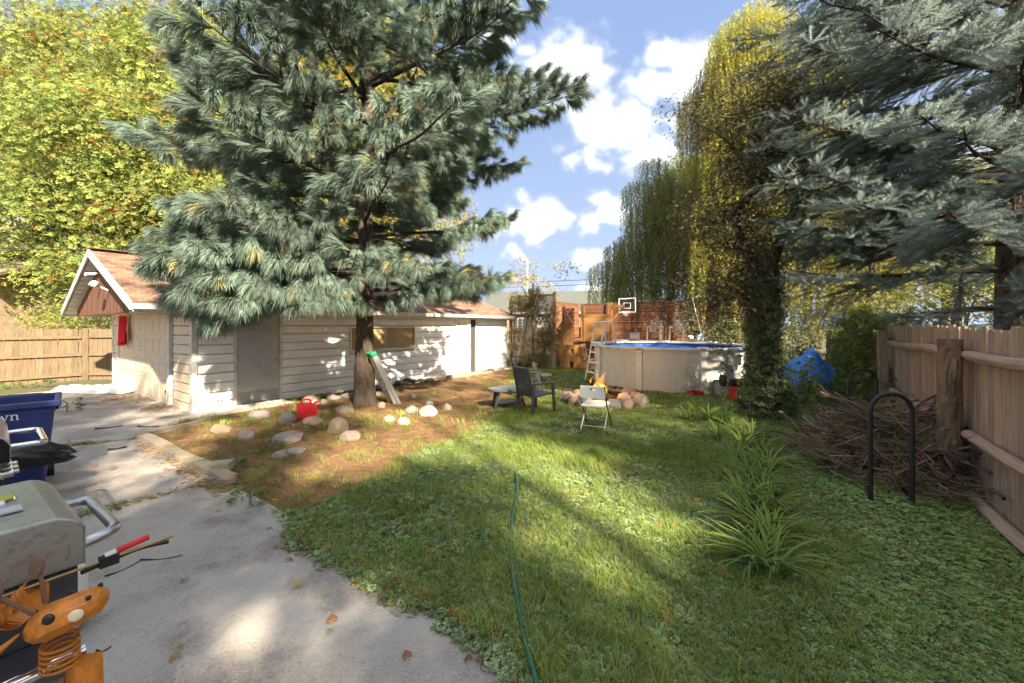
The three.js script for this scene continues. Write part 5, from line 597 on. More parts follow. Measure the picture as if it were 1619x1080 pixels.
// ---- the pine
{
  const base = G(577, 640), g = thing('pine_tree', 'large white pine with long blue-green needles standing before the garage', 'pine tree', V(base.x, 0, base.z));
  mesh('trunk', taper([V(0, -.1, 0), V(-.02, .8, 0), V(.0, 2, 0), V(.02, 4, .02), V(.1, 7, 0), V(.06, 10, .05), V(.1, 13.5, 0)], .2, .04, 18, 70, .05, 3, .35), M.bark, g);
  const r = rngOf(21), nb = []; // needles: plume of thin blades round a short shoot along +y
  const blades = []; for (let i = 0; i < 62; i++) { const a = r() * TAU, t = .0 + r() * .13, out = .12 + r() * .5, L = .17 + r() * .07, w = .0025; const d = V(Math.cos(a) * out, 1 - out * .3, Math.sin(a) * out + .12).normalize(), s = V(-Math.sin(a), 0, Math.cos(a)).multiplyScalar(w), o = V(0, t, 0), m1 = o.clone().addScaledVector(d, L * .55), e = o.clone().addScaledVector(d, L * .95).add(V(0, -.015, .05 + r() * .03)); m1.z += .012; blades.push(o.clone().sub(s), o.clone().add(s), m1.clone().add(s), o.clone().sub(s), m1.clone().add(s), m1.clone().sub(s), m1.clone().sub(s), m1.clone().add(s), e); }
  const ng = new THREE.BufferGeometry(); ng.setAttribute('position', new THREE.Float32BufferAttribute(blades.flatMap((v) => [v.x, v.y, v.z]), 3)); ng.computeVertexNormals();
  const ms = [], cs = [], wood_ = [], dead = []; const A = Math.PI / 180;
  let tone = 1;
  function shoot(p, d) { ms.push(aimDown(p, d, 1.0 + r() * .6)); const k = tone * (.65 + r() * .7); cs.push(r() < .035 ? rgb(.3 * k, .28 * k, .13 * k) : rgb(.165 * k, .228 * k, .182 * k)); }
  function limb(y, az, L, rise, sag, dens = 1) {
    const dir = V(Math.cos(az), 0, Math.sin(az)), side = V(-Math.sin(az), 0, Math.cos(az)), pts = []; const bend = (r() - .5) * .4; tone = .78 + r() * .45;
    for (let i = 0; i <= 5; i++) { const t = i / 5; pts.push(V(0, y, 0).addScaledVector(dir, t * L).addScaledVector(side, bend * t * t * L * .5).add(V((r() - .5) * .06, rise * t * L - sag * Math.pow(t, 2) * L + .12 * L * Math.pow(t, 4), (r() - .5) * .06))); }
    const c = new THREE.CatmullRomCurve3(pts); wood_.push(taper(pts, .022 + L * .0105, .008, 7, 14, .08, Math.floor(y * 99)));
    const n = Math.round(L * 5.6 * dens);
    for (let i = 0; i < n; i++) { const t = .2 + .8 * Math.pow((i + r()) / n, .8), p = c.getPointAt(Math.min(t, .995)), tg = c.getTangentAt(Math.min(t, .99)), s = (i % 2 ? 1 : -1), bl = (.3 + (1 - t) * .42 * Math.min(L, 4.2)) * (.6 + .6 * r()); const bd = tg.clone().multiplyScalar(.75).addScaledVector(side, s * (.75 + r() * .4)).add(V(0, (r() - .45) * .5, 0)).normalize(), e = p.clone().addScaledVector(bd, bl).add(V(0, -.1 * bl + .05, 0)), m = p.clone().lerp(e, .5).add(V(0, -.03, 0)); wood_.push(taper([p, m, e], .009, .004, 4, 3));
      const k = Math.max(2, Math.round(bl / .115)); for (let j = 0; j <= k; j++) { const q = j / k; if (q < .25 && r() < .75) continue; const o = q < .5 ? p.clone().lerp(m, q * 2) : m.clone().lerp(e, q * 2 - 1); shoot(o.add(V((r() - .5) * .05, 0, (r() - .5) * .05)), bd.clone().add(V((r() - .5) * .9, .1 + (r() - .6) * .7 - .25 * q, (r() - .5) * .9))); if (q > .5 && r() < .8) shoot(o.clone().add(V((r() - .5) * .16, (r() - .5) * .1, (r() - .5) * .16)), bd.clone().add(V((r() - .5) * 1.6, .1, (r() - .5) * 1.6))); } shoot(e, bd); shoot(e, bd.clone().add(V(0, .3, 0))); }
    for (let j = 0; j < 4; j++) shoot(c.getPointAt(1 - j * .02), c.getTangentAt(.98).add(V((r() - .5) * .4, .1, (r() - .5) * .4)));
  }
  // azimuth: 0 is to the right, 90 towards the camera, 180 to the left
  const reach = (deg, y) => { const l = [[0, 3.6], [45, 3.2], [90, 2.9], [135, 3.6], [180, 4.0], [225, 3.6], [270, 3.6], [315, 3.5], [360, 3.6]]; let v = 4; for (let i = 0; i < 8; i++) if (deg >= l[i][0] && deg <= l[i + 1][0]) v = lerp(l[i][1], l[i + 1][1], (deg - l[i][0]) / 45); return v * (y < 8 ? 1 : lerp(1, .3, (y - 8) / 6)); };
  for (const [y, deg, L, ri, sa] of [[2.9, 128, 2.8, -.02, .34], [3.0, 150, 3.2, -.02, .33], [3.1, 165, 3.3, 0, .3], [2.8, 108, 1.9, 0, .45], [3.3, 140, 3.4, .02, .28], [3.2, 182, 3.2, 0, .25], [3.5, 155, 3.6, .03, .24], [3.0, 118, 2.4, 0, .42], [3.7, 172, 3.7, .05, .2], [3.4, 128, 3.0, .03, .28], [2.8, 140, 2.6, -.07, .38], [2.75, 158, 2.8, -.06, .36], [3.2, 134, 3.1, -.02, .34], [2.6, 10, 2.7, .05, .12], [2.75, 345, 3.1, .06, .12], [2.9, 40, 2.2, .1, .2], [3.0, 320, 2.6, .1, .14], [3.1, 78, 1.7, .12, .2], [2.5, 62, 1.1, 0, .35], [3.3, 215, 3.4, .1, .1], [3.2, 270, 3, .1, .1], [3.4, 118, 2.9, .12, .14]]) limb(y, deg * A, L, ri, sa, 1.25);
  let az = 20; for (let y = 3.7; y < 12.8; y += .22) { az = (az + 137.5 + (r() - .5) * 20) % 360; const gapR = y < 4.9 && (az < 60 || az > 320); limb(y, az * A, reach(az, y) * (.82 + .3 * r()) * (gapR ? .62 : 1), .14 + .05 * (y - 4) * .4, .16, gapR ? .6 : 1); if (r() < .6) { const a2 = (az + 180 + (r() - .5) * 70) % 360; limb(y + .1, a2 * A, reach(a2, y) * (.7 + .3 * r()), .2, .14); } }
  limb(5.5, 181 * A, 5.6, .06, .05, .6); limb(6.2, 4 * A, 4.75, .12, .05); limb(6.8, 350 * A, 4.4, .2, .06); limb(7.2, 15 * A, 4.0, .25, .05);
  mesh('branches', merge(wood_), M.barkDark, g).userData = { kind: 'stuff' };
  inst('needles', ng, leafM([1, 1, 1], .15), ms, g, cs);
  for (let i = 0; i < 9; i++) { const y = 3.0 + r() * .8, a = (90 + r() * 110) * A, p0 = V(0, y, 0), pts = [p0]; for (let k = 1; k < 5; k++) pts.push(V(Math.cos(a) * k * .42 + (r() - .5) * .25, y + (r() - .3) * .4, Math.sin(a) * k * .42 + (r() - .5) * .25)); dead.push(taper(pts, .012, .003, 5, 10)); }
  mesh('dead_twigs', merge(dead), M.barkGrey, g).userData = { kind: 'stuff' };
  const cone = taper([V(0, 0, 0), V(.01, -.06, 0), V(.0, -.15, 0)], .03, .012, 8, 8, .25, 4); for (let i = 0; i < 14; i++) mesh('pine_cone', cone, bark([.14, .08, .045]), g, [-4.3 + r() * .7, 7.4 + r() * .5, .3 + r() * .5]);
}
// ---- blue spruce beyond the fence
{
  const g = thing('blue_spruce', 'blue-grey spruce spreading over the board fence', 'spruce tree', V(8.1, 0, -6.3)), r = rngOf(61), A = Math.PI / 180;
  mesh('trunk', taper([V(0, -.1, 0), V(0, 3, 0), V(.05, 7, 0), V(0, 14, 0)], .26, .04, 14, 40, .06, 4, .2), M.barkGrey, g);
  const bl = []; for (let i = 0; i < 52; i++) { const a = i * 2.4 + r(), t = i / 52 * .2, L = .026 + r() * .008, d = V(Math.cos(a), .55, Math.sin(a)).normalize(), o = V(0, t, 0), s = V(-Math.sin(a), 0, Math.cos(a)).multiplyScalar(.0035), e = o.clone().addScaledVector(d, L); bl.push(o.clone().sub(s), o.clone().add(s), e); } const ng = new THREE.BufferGeometry(); ng.setAttribute('position', new THREE.Float32BufferAttribute(bl.flatMap((v) => [v.x, v.y, v.z]), 3)); ng.computeVertexNormals();
  const ms = [], cs = [], wd = []; const tw = (p, d, s = 1) => { ms.push(aim(p, d, r() * TAU, s * (1.15 + r() * .6))); const k = .75 + r() * .5; cs.push(rgb(.21 * k, .265 * k, .24 * k)); };
  function limb(y, az, L, rise, sag) {
    const dir = V(Math.cos(az), 0, Math.sin(az)), side = V(-Math.sin(az), 0, Math.cos(az)), pts = []; for (let i = 0; i <= 5; i++) { const t = i / 5; pts.push(V(0, y, 0).addScaledVector(dir, t * L).add(V((r() - .5) * .08, (rise * t - sag * t * t + .12 * t ** 4) * L, (r() - .5) * .08))); } const c = new THREE.CatmullRomCurve3(pts); wd.push(taper(pts, .02 + L * .009, .008, 7, 12, .1, Math.floor(y * 77)));
    const n = Math.round(L * 6); for (let i = 0; i < n; i++) { const t = .22 + .78 * (i + r()) / n, p = c.getPointAt(Math.min(t, .99)), tg = c.getTangentAt(Math.min(t, .99)), s = i % 2 ? 1 : -1, b = (.2 + (1 - t) * .3 * L) * (.7 + .6 * r()), bd = tg.clone().addScaledVector(side, s * (.8 + .4 * r())).add(V(0, (r() - .6) * .9, 0)).normalize(), e = p.clone().addScaledVector(bd, b).add(V(0, -.3 * b, 0)); wd.push(taper([p, p.clone().lerp(e, .5), e], .008, .003, 4, 2)); const k = Math.max(1, Math.round(b / .1)); for (let j = 0; j <= k; j++) { const q = j / k, o = p.clone().lerp(e, q); if (q < .2 && r() < .6) continue; for (const s2 of [-1, 1]) tw(o, bd.clone().addScaledVector(tg.clone().cross(UP), 0).add(side.clone().multiplyScalar(s2 * .0)).add(tg.clone().multiplyScalar(s2 * .75)).add(V(0, -.1 + (r() - .5) * .8, 0)), .9); tw(o, bd.clone().add(V((r() - .5) * .4, .25 * r(), (r() - .5) * .4))); } }
  }
  let az = 130; for (let y = 2.1; y < 13; y += .3) { az = (az + 137.5) % 360; const L = (y < 7 ? 3.7 : lerp(3.7, 1, (y - 7) / 6)) * (.8 + .35 * r()); const toCam = az > 60 && az < 120; limb(y, az * A, L * (toCam ? .72 : 1), .0, .12); if (y > 2.8) { const a2 = 150 + r() * 100; limb(y + .12, a2 * A, (y < 8 ? 3.6 : lerp(3.6, 1.5, (y - 8) / 5)) * (.75 + .35 * r()), .02, .1); } }
  for (const [y, d, L] of [[2.9, 118, 3.7], [2.4, 126, 3.7], [3.6, 165, 4.4], [4.2, 178, 4.6], [4.8, 170, 4.7], [5.4, 182, 4.6], [6, 172, 4.4], [6.6, 180, 4.2], [3.2, 150, 4.2], [2.3, 105, 3.1], [2.25, 114, 3.3], [2.2, 96, 2.8], [2.5, 121, 3.8], [3.9, 132, 3.6], [5.1, 140, 3.4], [6.2, 135, 3.2], [7.2, 160, 3.4], [7.8, 178, 3.6], [4.5, 155, 4.0], [5.7, 160, 4.2], [6.9, 168, 4.0], [3.4, 176, 4.2], [7.4, 145, 3.0], [4.9, 188, 4.4], [8.3, 170, 3.3]]) limb(y, d * A, d > 130 ? L * .86 : L, .03, .17);
  mesh('branches', merge(wd), M.barkDark, g).userData = { kind: 'stuff' }; inst('needles', ng, leafM([1, 1, 1], .08), ms, g, cs);
}
// ---- maples and other broadleaf trees
const mapleG = leafCluster('maple', 13, .42, .17, 5, .45), smallG = leafCluster('oval', 12, .26, .09, 6, .7), ivyG = leafCluster('ivy', 9, .13, .085, 7, .7, .6);
function tree(name, label, pos, top, r0, lobes, geo, m, per, seed, sc, pick, barkM, opts) { const g = thing(name, label, 'tree', pos); limbsTo(g, V(0, -.1, 0), top, r0, lobes, barkM || M.barkGrey, seed); crown(g, 'crown', geo, m, lobes, per, seed, sc, pick, opts); return g; }
{
  const mp = (r) => { const q = r(), k = .8 + r() * .5; return q < .07 ? rgb(.26 * k, .13 * k, .03 * k) : q < .45 ? rgb(.31 * k, .33 * k, .075 * k) : rgb(.2 * k, .265 * k, .065 * k); };
  const L1 = [...lobesIn(V(-1, 10.5, 0), 7.5, 8.2, 4.5, 46, 31), ...lobesIn(V(3.2, 7, 1.5), 3.8, 4, 3, 14, 35), ...lobesIn(V(-5, 6, 1.5), 4, 4, 3, 14, 36), ...lobesIn(V(-8.5, 12.5, 0), 5, 6.5, 4, 22, 39), [V(3.2, 4.6, 2), 2.2, 1.6, 2], [V(-5, 4, 1.5), 2.4, 1.6, 2], [V(-1, 4, 2.2), 2.4, 1.5, 1.8]];
  tree('maple_tree', 'big maple with yellow-green leaves behind the garage gable', V(-15.5, 0, -18.5), V(.2, 14, 0), .34, L1, mapleG, LM, 40, 41, 1, mp);
  const L2 = lobesIn(V(0, 10.5, 0), 6.5, 8.5, 4.5, 36, 33); tree('maple_tree', 'maple tinged orange standing behind the garage roof', V(-8.2, 0, -20.5), V(0, 11, 0), .3, L2, mapleG, LM, 34, 42, 1, (r, p) => { const k = .8 + r() * .5; return r() < .22 ? rgb(.36 * k, .2 * k, .05 * k) : rgb(.26 * k, .29 * k, .07 * k); });
  const L3 = [...lobesIn(V(0, 2.6, 0), 3.0, 1.8, 1.6, 12, 37)]; tree('shrub', 'tall light green shrub beyond the driveway fence', V(-17.5, 0, -16.2), V(0, 3, 0), .08, L3, smallG, LM, 70, 43, 1.4, vary([.26, .28, .06], .35));
  const L4 = lobesIn(V(0, 4.6, 0), 2.9, 2.1, 2, 11, 38, .22, .36); tree('maple_tree', 'small yellow maple beyond the lattice trellis', At(845, 515, 26).setY(0), V(0, 5.2, 0), .14, L4, mapleG, LM, 16, 44, .8, vary([.36, .28, .05], .3));
  // foliage beyond the board fence, sunlit
  const bk = [[V(13.8, 0, -15), 7.5, 3.4], [V(18, 0, -14), 8.5, 4], [V(21, 0, -19), 11, 5], [V(13, 0, -21), 8, 4.4], [V(15.5, 0, -9.5), 5, 2.8], [V(18, 0, -10.5), 7.5, 3.4], [V(13.4, 0, -11.6), 6, 2.4], [V(14.6, 0, -7.2), 5.5, 2.6]];
  bk.forEach(([p, h, w], i) => { const L = lobesIn(V(0, h * .55, 0), w, h * .5, w * .8, 14, 50 + i); tree('leafy_tree', ['yellow-green tree just past the board fence corner', 'yellow-green tree seen through the spruce branches', 'tall tree filling the gap behind the spruce', 'leafy tree between the willow and the board fence', 'low leafy tree under the spruce branches', 'bright leafy tree behind the spruce trunk', 'leafy tree leaning on the ivy-smothered fence', 'leafy tree close behind the log-railed fence'][i], p, V(0, h * .8, 0), .16, L, smallG, LM, 42, 60 + i, 1.9, vary(i > 5 ? [.17, .2, .05] : [.32, .29, .05], .45, .15), M.barkGrey); });
}
// ---- willows
function willow(label, pos, top, r0, heads, seed, per, c, lenK = 1) {
  const g = thing('willow_tree', label, 'willow tree', pos), r = rngOf(seed), L = leafShape('slim'), parts = []; for (let i = 0; i < 30; i++) { const t = i / 30, a = r() * TAU; parts.push(L.clone().applyMatrix4(aim(V(Math.sin(t * 5) * .03, -t * 1.3, Math.cos(t * 4) * .03), V(Math.cos(a) * .7, -.9, Math.sin(a) * .7), r() * TAU, V(.24, .15, .24)))); } const st = new THREE.CylinderGeometry(.003, .004, 1.3, 3).translate(0, -.65, 0); const sg = mergeP([...parts, st]);
  limbsTo(g, V(0, -.1, 0), top, r0, heads, M.barkGrey, seed); const ms = [], cs = [];
  for (const [q, rx, ry, rz] of heads) { const n = Math.round(per * (rx * rz + rx * ry * .7)); for (let i = 0; i < n; i++) { const a = r() * TAU, k = Math.sqrt(r()), x = Math.cos(a) * k, z = Math.sin(a) * k, y = Math.sqrt(Math.max(0, 1 - k * k)); let p = V(q.x + x * rx, q.y + y * ry, q.z + z * rz); const m = 1 + Math.floor(r() * 2.6 * lenK); for (let j = 0; j < m; j++) { const s = .8 + r() * .5; if (p.y - 1.3 * s < .6) break; ms.push(new THREE.Matrix4().compose(p.clone(), new THREE.Quaternion().setFromEuler(new THREE.Euler((r() - .5) * .22, r() * TAU, (r() - .5) * .22)), V(1, s, 1))); const b = .7 + r() * .6, yl = r() < .3 ? 1.25 : 1; cs.push(rgb(c[0] * b * yl, c[1] * b, c[2] * b)); p = p.clone().add(V((r() - .5) * .15, -1.15 * s, (r() - .5) * .15)); } } }
  inst('strands', sg, LM, ms, g, cs);
}
willow('tall yellow-green weeping willow rising behind the ivy tree', V(11.5, 0, -18), V(.3, 13, 0), .4, [...lobesIn(V(0, 12.2, 0), 4.3, 4.2, 3.4, 16, 71, .3, .42), [V(-1.5, 9.2, 1), 1.8, 1.4, 1.6], [V(2, 9, 1), 2, 1.4, 1.6], [V(1, 7, 1.4), 2.4, 1.2, 1.4], [V(-2, 6.6, 1), 1.8, 1.2, 1.4], [V(3, 6.4, 1), 2.2, 1.2, 1.4], [V(0, 4.6, 1.2), 2.4, 1, 1.4], [V(3.2, 4.4, 1.2), 2.2, 1, 1.4]], 5, 40, [.36, .37, .065], 1.3);
willow('lower green weeping willow behind the privacy wall', V(9.8, 0, -24), V(0, 11, 0), .3, [...lobesIn(V(0, 10, 0), 2.9, 2.6, 2.4, 14, 72, .3, .42), [V(-1.4, 8.2, .5), 1.6, 1, 1.5], [V(1.4, 8, .5), 1.8, 1.2, 1.5], [V(-2.2, 6.6, 0), 1.5, 1, 1.5], [V(-3.2, 5.9, 0), 1.2, 1, 1.5], [V(-4.2, 4.9, .4), 1.1, .8, 1.2], [V(-.4, 6.2, .8), 2, 1, 1.4], [V(2.4, 6, .8), 2.2, 1.2, 1.6], [V(.4, 4.8, 1), 2.2, .9, 1.4], [V(3.4, 4.6, 1), 2, .9, 1.4], [V(-2.6, 4.4, .8), 1.6, .8, 1.2]], 6, 44, [.27, .31, .1], 1.2);
// ---- ivy-covered tree with dark leaves
const ivyPos = V(4.87, 0, -7.55);
{
  const g = thing('ivy_tree', 'dark leaning tree with ivy-covered trunk beside the pool', 'tree', ivyPos), r = rngOf(81), m = M.barkDark;
  const at = (u, v, d = 7.55) => At(u, v, d).sub(ivyPos);
  mesh('trunk', taper([at(1218, 672), at(1214, 600), at(1208, 520), at(1214, 440), at(1235, 380), at(1262, 320, 7.7)], .17, .07, 12, 40, .12, 9, .4), m, g);
  const lb = [[[1196, 470], [1186, 410], [1163, 345], [1172, 325], [1196, 300], [1218, 255], [1226, 205]], [[1163, 345], [1140, 352], [1118, 352]], [[1196, 300], [1170, 250], [1140, 215], [1100, 195]], [[1218, 255], [1190, 200], [1170, 165]], [[1226, 205], [1240, 170], [1228, 145]], [[1235, 380], [1280, 350], [1330, 318]], [[1262, 320], [1290, 270], [1300, 220]], [[1208, 480], [1170, 470], [1140, 478], [1120, 490]], [[1214, 430], [1190, 400], [1150, 392], [1130, 380]], [[1262, 320], [1250, 270], [1262, 215], [1255, 170]]];
  const tips = []; lb.forEach((l, i) => { const pts = l.map(([u, v], k) => at(u, v, 7.55 + (i % 3 - 1) * .35 * k / l.length)); mesh('limb', taper(pts, i ? .035 : .085, i ? .008 : .04, 7, 20, .12, i), m, g); for (let k = 1; k < pts.length; k++) for (let n = 0; n < 5; n++) { const t = pts[k - 1].clone().lerp(pts[k], r()), e = t.clone().add(V((r() - .5) * 1.3, (r() - .25) * .9, (r() - .5) * 1.3)); tips.push([t, e]); } });
  mesh('twigs', merge(tips.map(([a, b], i) => taper([a, a.clone().lerp(b, .5).add(V(.04, .04, 0)), b], .01, .003, 4, 4))), m, g).userData = { kind: 'stuff' };
  const lobes = tips.map(([a, b]) => [a.clone().lerp(b, .75), .5, .44, .5]); crown(g, 'crown', smallG, LD, lobes, 125, 82, .8, (q) => { const k = .6 + q() * .7, t = q(); return t < .5 ? rgb(.14 * k, .09 * k, .07 * k) : t < .54 ? rgb(.28 * k, .2 * k, .06 * k) : rgb(.1 * k, .12 * k, .05 * k); });
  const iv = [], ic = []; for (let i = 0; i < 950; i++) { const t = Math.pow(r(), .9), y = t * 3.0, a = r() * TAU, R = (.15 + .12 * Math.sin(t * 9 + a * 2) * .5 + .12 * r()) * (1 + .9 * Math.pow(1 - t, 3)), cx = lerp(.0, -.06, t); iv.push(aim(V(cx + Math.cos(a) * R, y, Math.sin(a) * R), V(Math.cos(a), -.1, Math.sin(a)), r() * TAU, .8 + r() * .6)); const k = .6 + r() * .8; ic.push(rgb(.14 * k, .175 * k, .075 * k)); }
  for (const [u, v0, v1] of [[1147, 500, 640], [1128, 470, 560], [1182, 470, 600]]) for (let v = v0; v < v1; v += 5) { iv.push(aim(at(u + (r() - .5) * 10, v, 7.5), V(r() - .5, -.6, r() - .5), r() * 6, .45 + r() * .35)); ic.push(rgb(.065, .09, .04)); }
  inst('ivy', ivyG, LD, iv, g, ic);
  const vn = []; for (let i = 0; i < 8; i++) { const x = (r() - .5) * .8; vn.push(tube([V(x, 2.4, .1), V(x + (r() - .5) * .3, 1.6, .3), V(x * .8 + (r() - .5) * .3, .8, .3), V(x * .5, .1, .25)], .008, 5, 20)); } mesh('vines', merge(vn), m, g).userData = { kind: 'stuff' };
}
// ---- vines and shrubs against structures
function stuffPlant(name, label, cat, pos, geo, lobes, per, seed, sc, c, m = LD) { const g = thing(name, label, cat, pos); const st = lobes.map(([q], i) => taper([V(q.x * .4, 0, q.z * .4), V(q.x * .7, q.y * .5, q.z * .7), q], .008, .003, 5, 6)); mesh('stems', merge(st), M.barkDark, g).userData = { kind: 'stuff' }; crown(g, 'leaves', geo, m, lobes, per, seed, sc, vary(c, .4)); return g; }
{ const L = []; const r = rngOf(91); for (let i = 0; i < 34; i++) { const b = r() * 2.1, y = .3 + r() * 2.8; L.push([V(-CL * .12 + SL * b * 1, y, .12 * SL + CL * b), .28 + r() * .2, .25 + r() * .2, .22]); } stuffPlant('climbing_vine', 'brown and green vine climbing over the lattice trellis', 'vine', P(13.95, -9.72), ivyG, L, 230, 92, .9, [.2, .16, .07]); }
stuffPlant('shrub', 'dark green bush between the trellis and the deck gate', 'shrub', P(16.2, -8.9), smallG, lobesIn(V(0, .75, 0), 1.1, .8, .8, 9, 93), 190, 94, .9, [.1, .13, .05]);
{ const L = []; const r = rngOf(95); for (let i = 0; i < 46; i++) { const a = 9.5 + r() * 6.5, q = P(a, fenceB - .12); L.push([V(q.x - 10, .2 + r() * 1.8, q.z + 12), .35, .35, .35]); } stuffPlant('fence_ivy', 'green ivy smothering the far end of the board fence', 'ivy', V(10, 0, -12), ivyG, L, 230, 96, 1.1, [.15, .19, .05]); }
stuffPlant('pokeweed', 'light green leafy weed growing before the blue tarp', 'plant', G(1262, 640), leafCluster('oval', 8, .16, .17, 97, .8, .4), [[V(-.05, .75, 0), .3, .25, .3], [V(.3, .85, .1), .3, .15, .25], [V(-.2, .4, .1), .3, .25, .3], [V(.2, .4, 0), .4, .3, .3], [V(.6, .3, 0), .4, .25, .4]], 60, 98, 1, [.22, .29, .04], LM);
[[9.2, -14.5, 'dark shrub right behind the blue tarp'], [11, -15.2, 'dark shrub between tarp and ivy-covered fence'], [7.9, -16, 'dark shrub behind the pool by the privacy wall end']].forEach(([x, z, l], i) => stuffPlant('shrub', l, 'shrub', V(x, 0, z), smallG, lobesIn(V(0, 1.3, 0), 1.2, 1.3, .8, 10, 140 + i), 110, 150 + i, 1.3, [.11, .135, .05]));
stuffPlant('weed_patch', 'low green weeds under the board fence behind the brush pile', 'weeds', G(1310, 640), smallG, lobesIn(V(0, .25, 0), 1.1, .4, .9, 12, 99), 130, 100, .8, [.14, .19, .05]);
for (const [u, v, l] of [[1098, 626, 'leafy weed at the pool wall left of the red tray'], [1128, 632, 'leafy weed at the pool wall right of the red tray'], [948, 596, 'climbing weed at the left end of pool']]) stuffPlant('pool_weed', l, 'weed', G(u, v).add(V(0, 0, -.05)), smallG, [[V(0, .18, 0), .15, .2, .12], [V(.05, .38, 0), .12, .2, .1], [V(-.06, .55, 0), .08, .2, .08]], 500, u, .5, [.09, .125, .035]);
stuffPlant('leafy_sprout', 'bright green sprout beside the pointed rock', 'plant', G(510, 680), leafCluster('oval', 5, .09, .14, 12, .6, .2), [[V(0, .16, 0), .14, .1, .12], [V(.1, .1, .05), .12, .08, .1]], 120, 13, 1, [.16, .24, .03], LM);
// ---- unseen trees added to shade the yard, crowns carved open to place sun patches
const gapsAt = [[745, 668, .26], [770, 712, .5], [700, 706, .4], [640, 700, .28], [850, 724, .32], [900, 770, .4], [940, 800, .42], [985, 815, .25], [520, 716, .3], [585, 695, .18], [500, 752, .3], [556, 740, .26], [680, 668, .22], [640, 648, .18], [740, 690, .3], [335, 684, .3], [215, 722, .22], [232, 660, .2], [300, 750, .16], [210, 745, .18], [345, 1010, .16], [330, 1040, .14], [600, 950, .13], [240, 760, .14], [880, 582, .5], [930, 590, .6], [800, 600, .5], [930, 930, .12], [890, 870, .15], [590, 655, .3]].map(([u, v, R]) => [G(u, v), u > 600 && v > 660 && v < 830 ? R * 1.35 : R]);
for (let i = 0; i < 9; i++) gapsAt.push([P(10.4 + i * .42, -9.85, .9 + (i % 2) * .4), .34]);
gapsAt.push([P(13.0, -9.85, 1.2), .7], [P(11.2, -9.85, 1.3), .6], [At(1146, 575, 10.3), .3]);
{
  const shadeLeaf = leafM([1, 1, 1], .5), lc = vary([.3, .32, .08], .3), sh = (label, pos, h, c, rx, ry, rz, n, seed, per = 40) => tree('unseen_shade_tree', label, pos, V(0, h * .9, 0), .15, lobesIn(c, rx, ry, rz, n, seed, .3, .5), mapleG, shadeLeaf, per, seed, 1.2, lc, M.barkGrey, { gaps: gapsAt, floor: 2.4, keep: (p) => p.z + pos.z > .9 });  // pale translucent leaves chosen to brighten the shade below
  sh('broad unseen shade tree added behind the patio', V(1.2, 0, 6.5), 11, V(0, 7.2, 0), 5.2, 4.4, 4.6, 26, 301, 20);
  sh('unseen shade tree added behind the driveway side of the patio', V(-2.2, 0, 5.2), 13, V(0, 10.2, 0), 4.2, 3.4, 3.6, 20, 304, 18);
  sh('tall unseen shade tree added behind the lawn', V(7, 0, 7.5), 15, V(0, 9.6, 0), 5.8, 5.2, 5, 32, 302, 20);
  sh('large unseen shade tree added behind the board fence', V(13.5, 0, 5), 17, V(0, 10, 0), 5.6, 6.6, 4.6, 30, 303, 7);
}
// ---------------------------------------------------------------- daylilies, grass, ground ivy, litter
{
  const r = rngOf(401);
  const strap = (L, w, a, lift) => { const N = 7, ps = [], id = []; const d = V(Math.cos(a), 0, Math.sin(a)), s = V(-Math.sin(a), 0, Math.cos(a)); for (let i = 0; i <= N; i++) { const t = i / N, x = L * (t * .25 + .62 * t * t) * (1 - lift * .5), y = L * (1.25 * t - (.75 - lift * .35) * t * t * 1.15), ww = w * Math.pow(Math.sin(Math.PI * Math.min(1, .22 + t * .78)), .7); for (const k of [-1, 0, 1]) { const p = d.clone().multiplyScalar(x + .02).addScaledVector(s, k * ww).add(V(0, Math.max(.01, y) + Math.abs(k) * ww * .5, 0)); ps.push(p.x, p.y, p.z); } } for (let i = 0; i < N; i++) for (let j = 0; j < 2; j++) { const A = i * 3 + j; id.push(A, A + 3, A + 1, A + 1, A + 3, A + 4); } const g = new THREE.BufferGeometry(); g.setAttribute('position', new THREE.Float32BufferAttribute(ps, 3)); g.setIndex(id); g.computeVertexNormals(); return g.toNonIndexed(); };
  const dm = [[.2, .29, .05], [.17, .25, .055], [.24, .32, .06]].map((c) => leafM(c, .35)), gs = Array.from({ length: 5 }, () => mergeP(Array.from({ length: 46 }, () => strap(.38 + r() * .3, .007 + r() * .004, r() * TAU, r() * .9))));
  const spots = [[1120, 668], [1145, 676], [1100, 655], [1160, 692], [1190, 700], [1175, 715], [1205, 722], [1165, 738], [1215, 752], [1185, 765], [1200, 790], [1175, 808], [1215, 818], [1195, 845], [1220, 868], [1222, 915], [1188, 905], [1135, 700], [1090, 668], [1210, 775]];
  spots.forEach(([u, v], i) => { const big = i === 15, o = thing('daylily', big ? 'tall upright daylily clump alone at the end of the row' : 'strappy green daylily clump in the row beside the lawn', 'daylily', G(u, v), r() * 6, 'row of daylilies'); mesh('leaves', gs[i % 5], dm[i % 3], o).userData = { kind: 'stuff' }; mesh('crown_base', new THREE.ConeGeometry(.035, .08, 8).translate(0, .03, 0), dm[1], o); o.scale.set(.9 + r() * .2, .6 + r() * .2, .9 + r() * .2); });
}
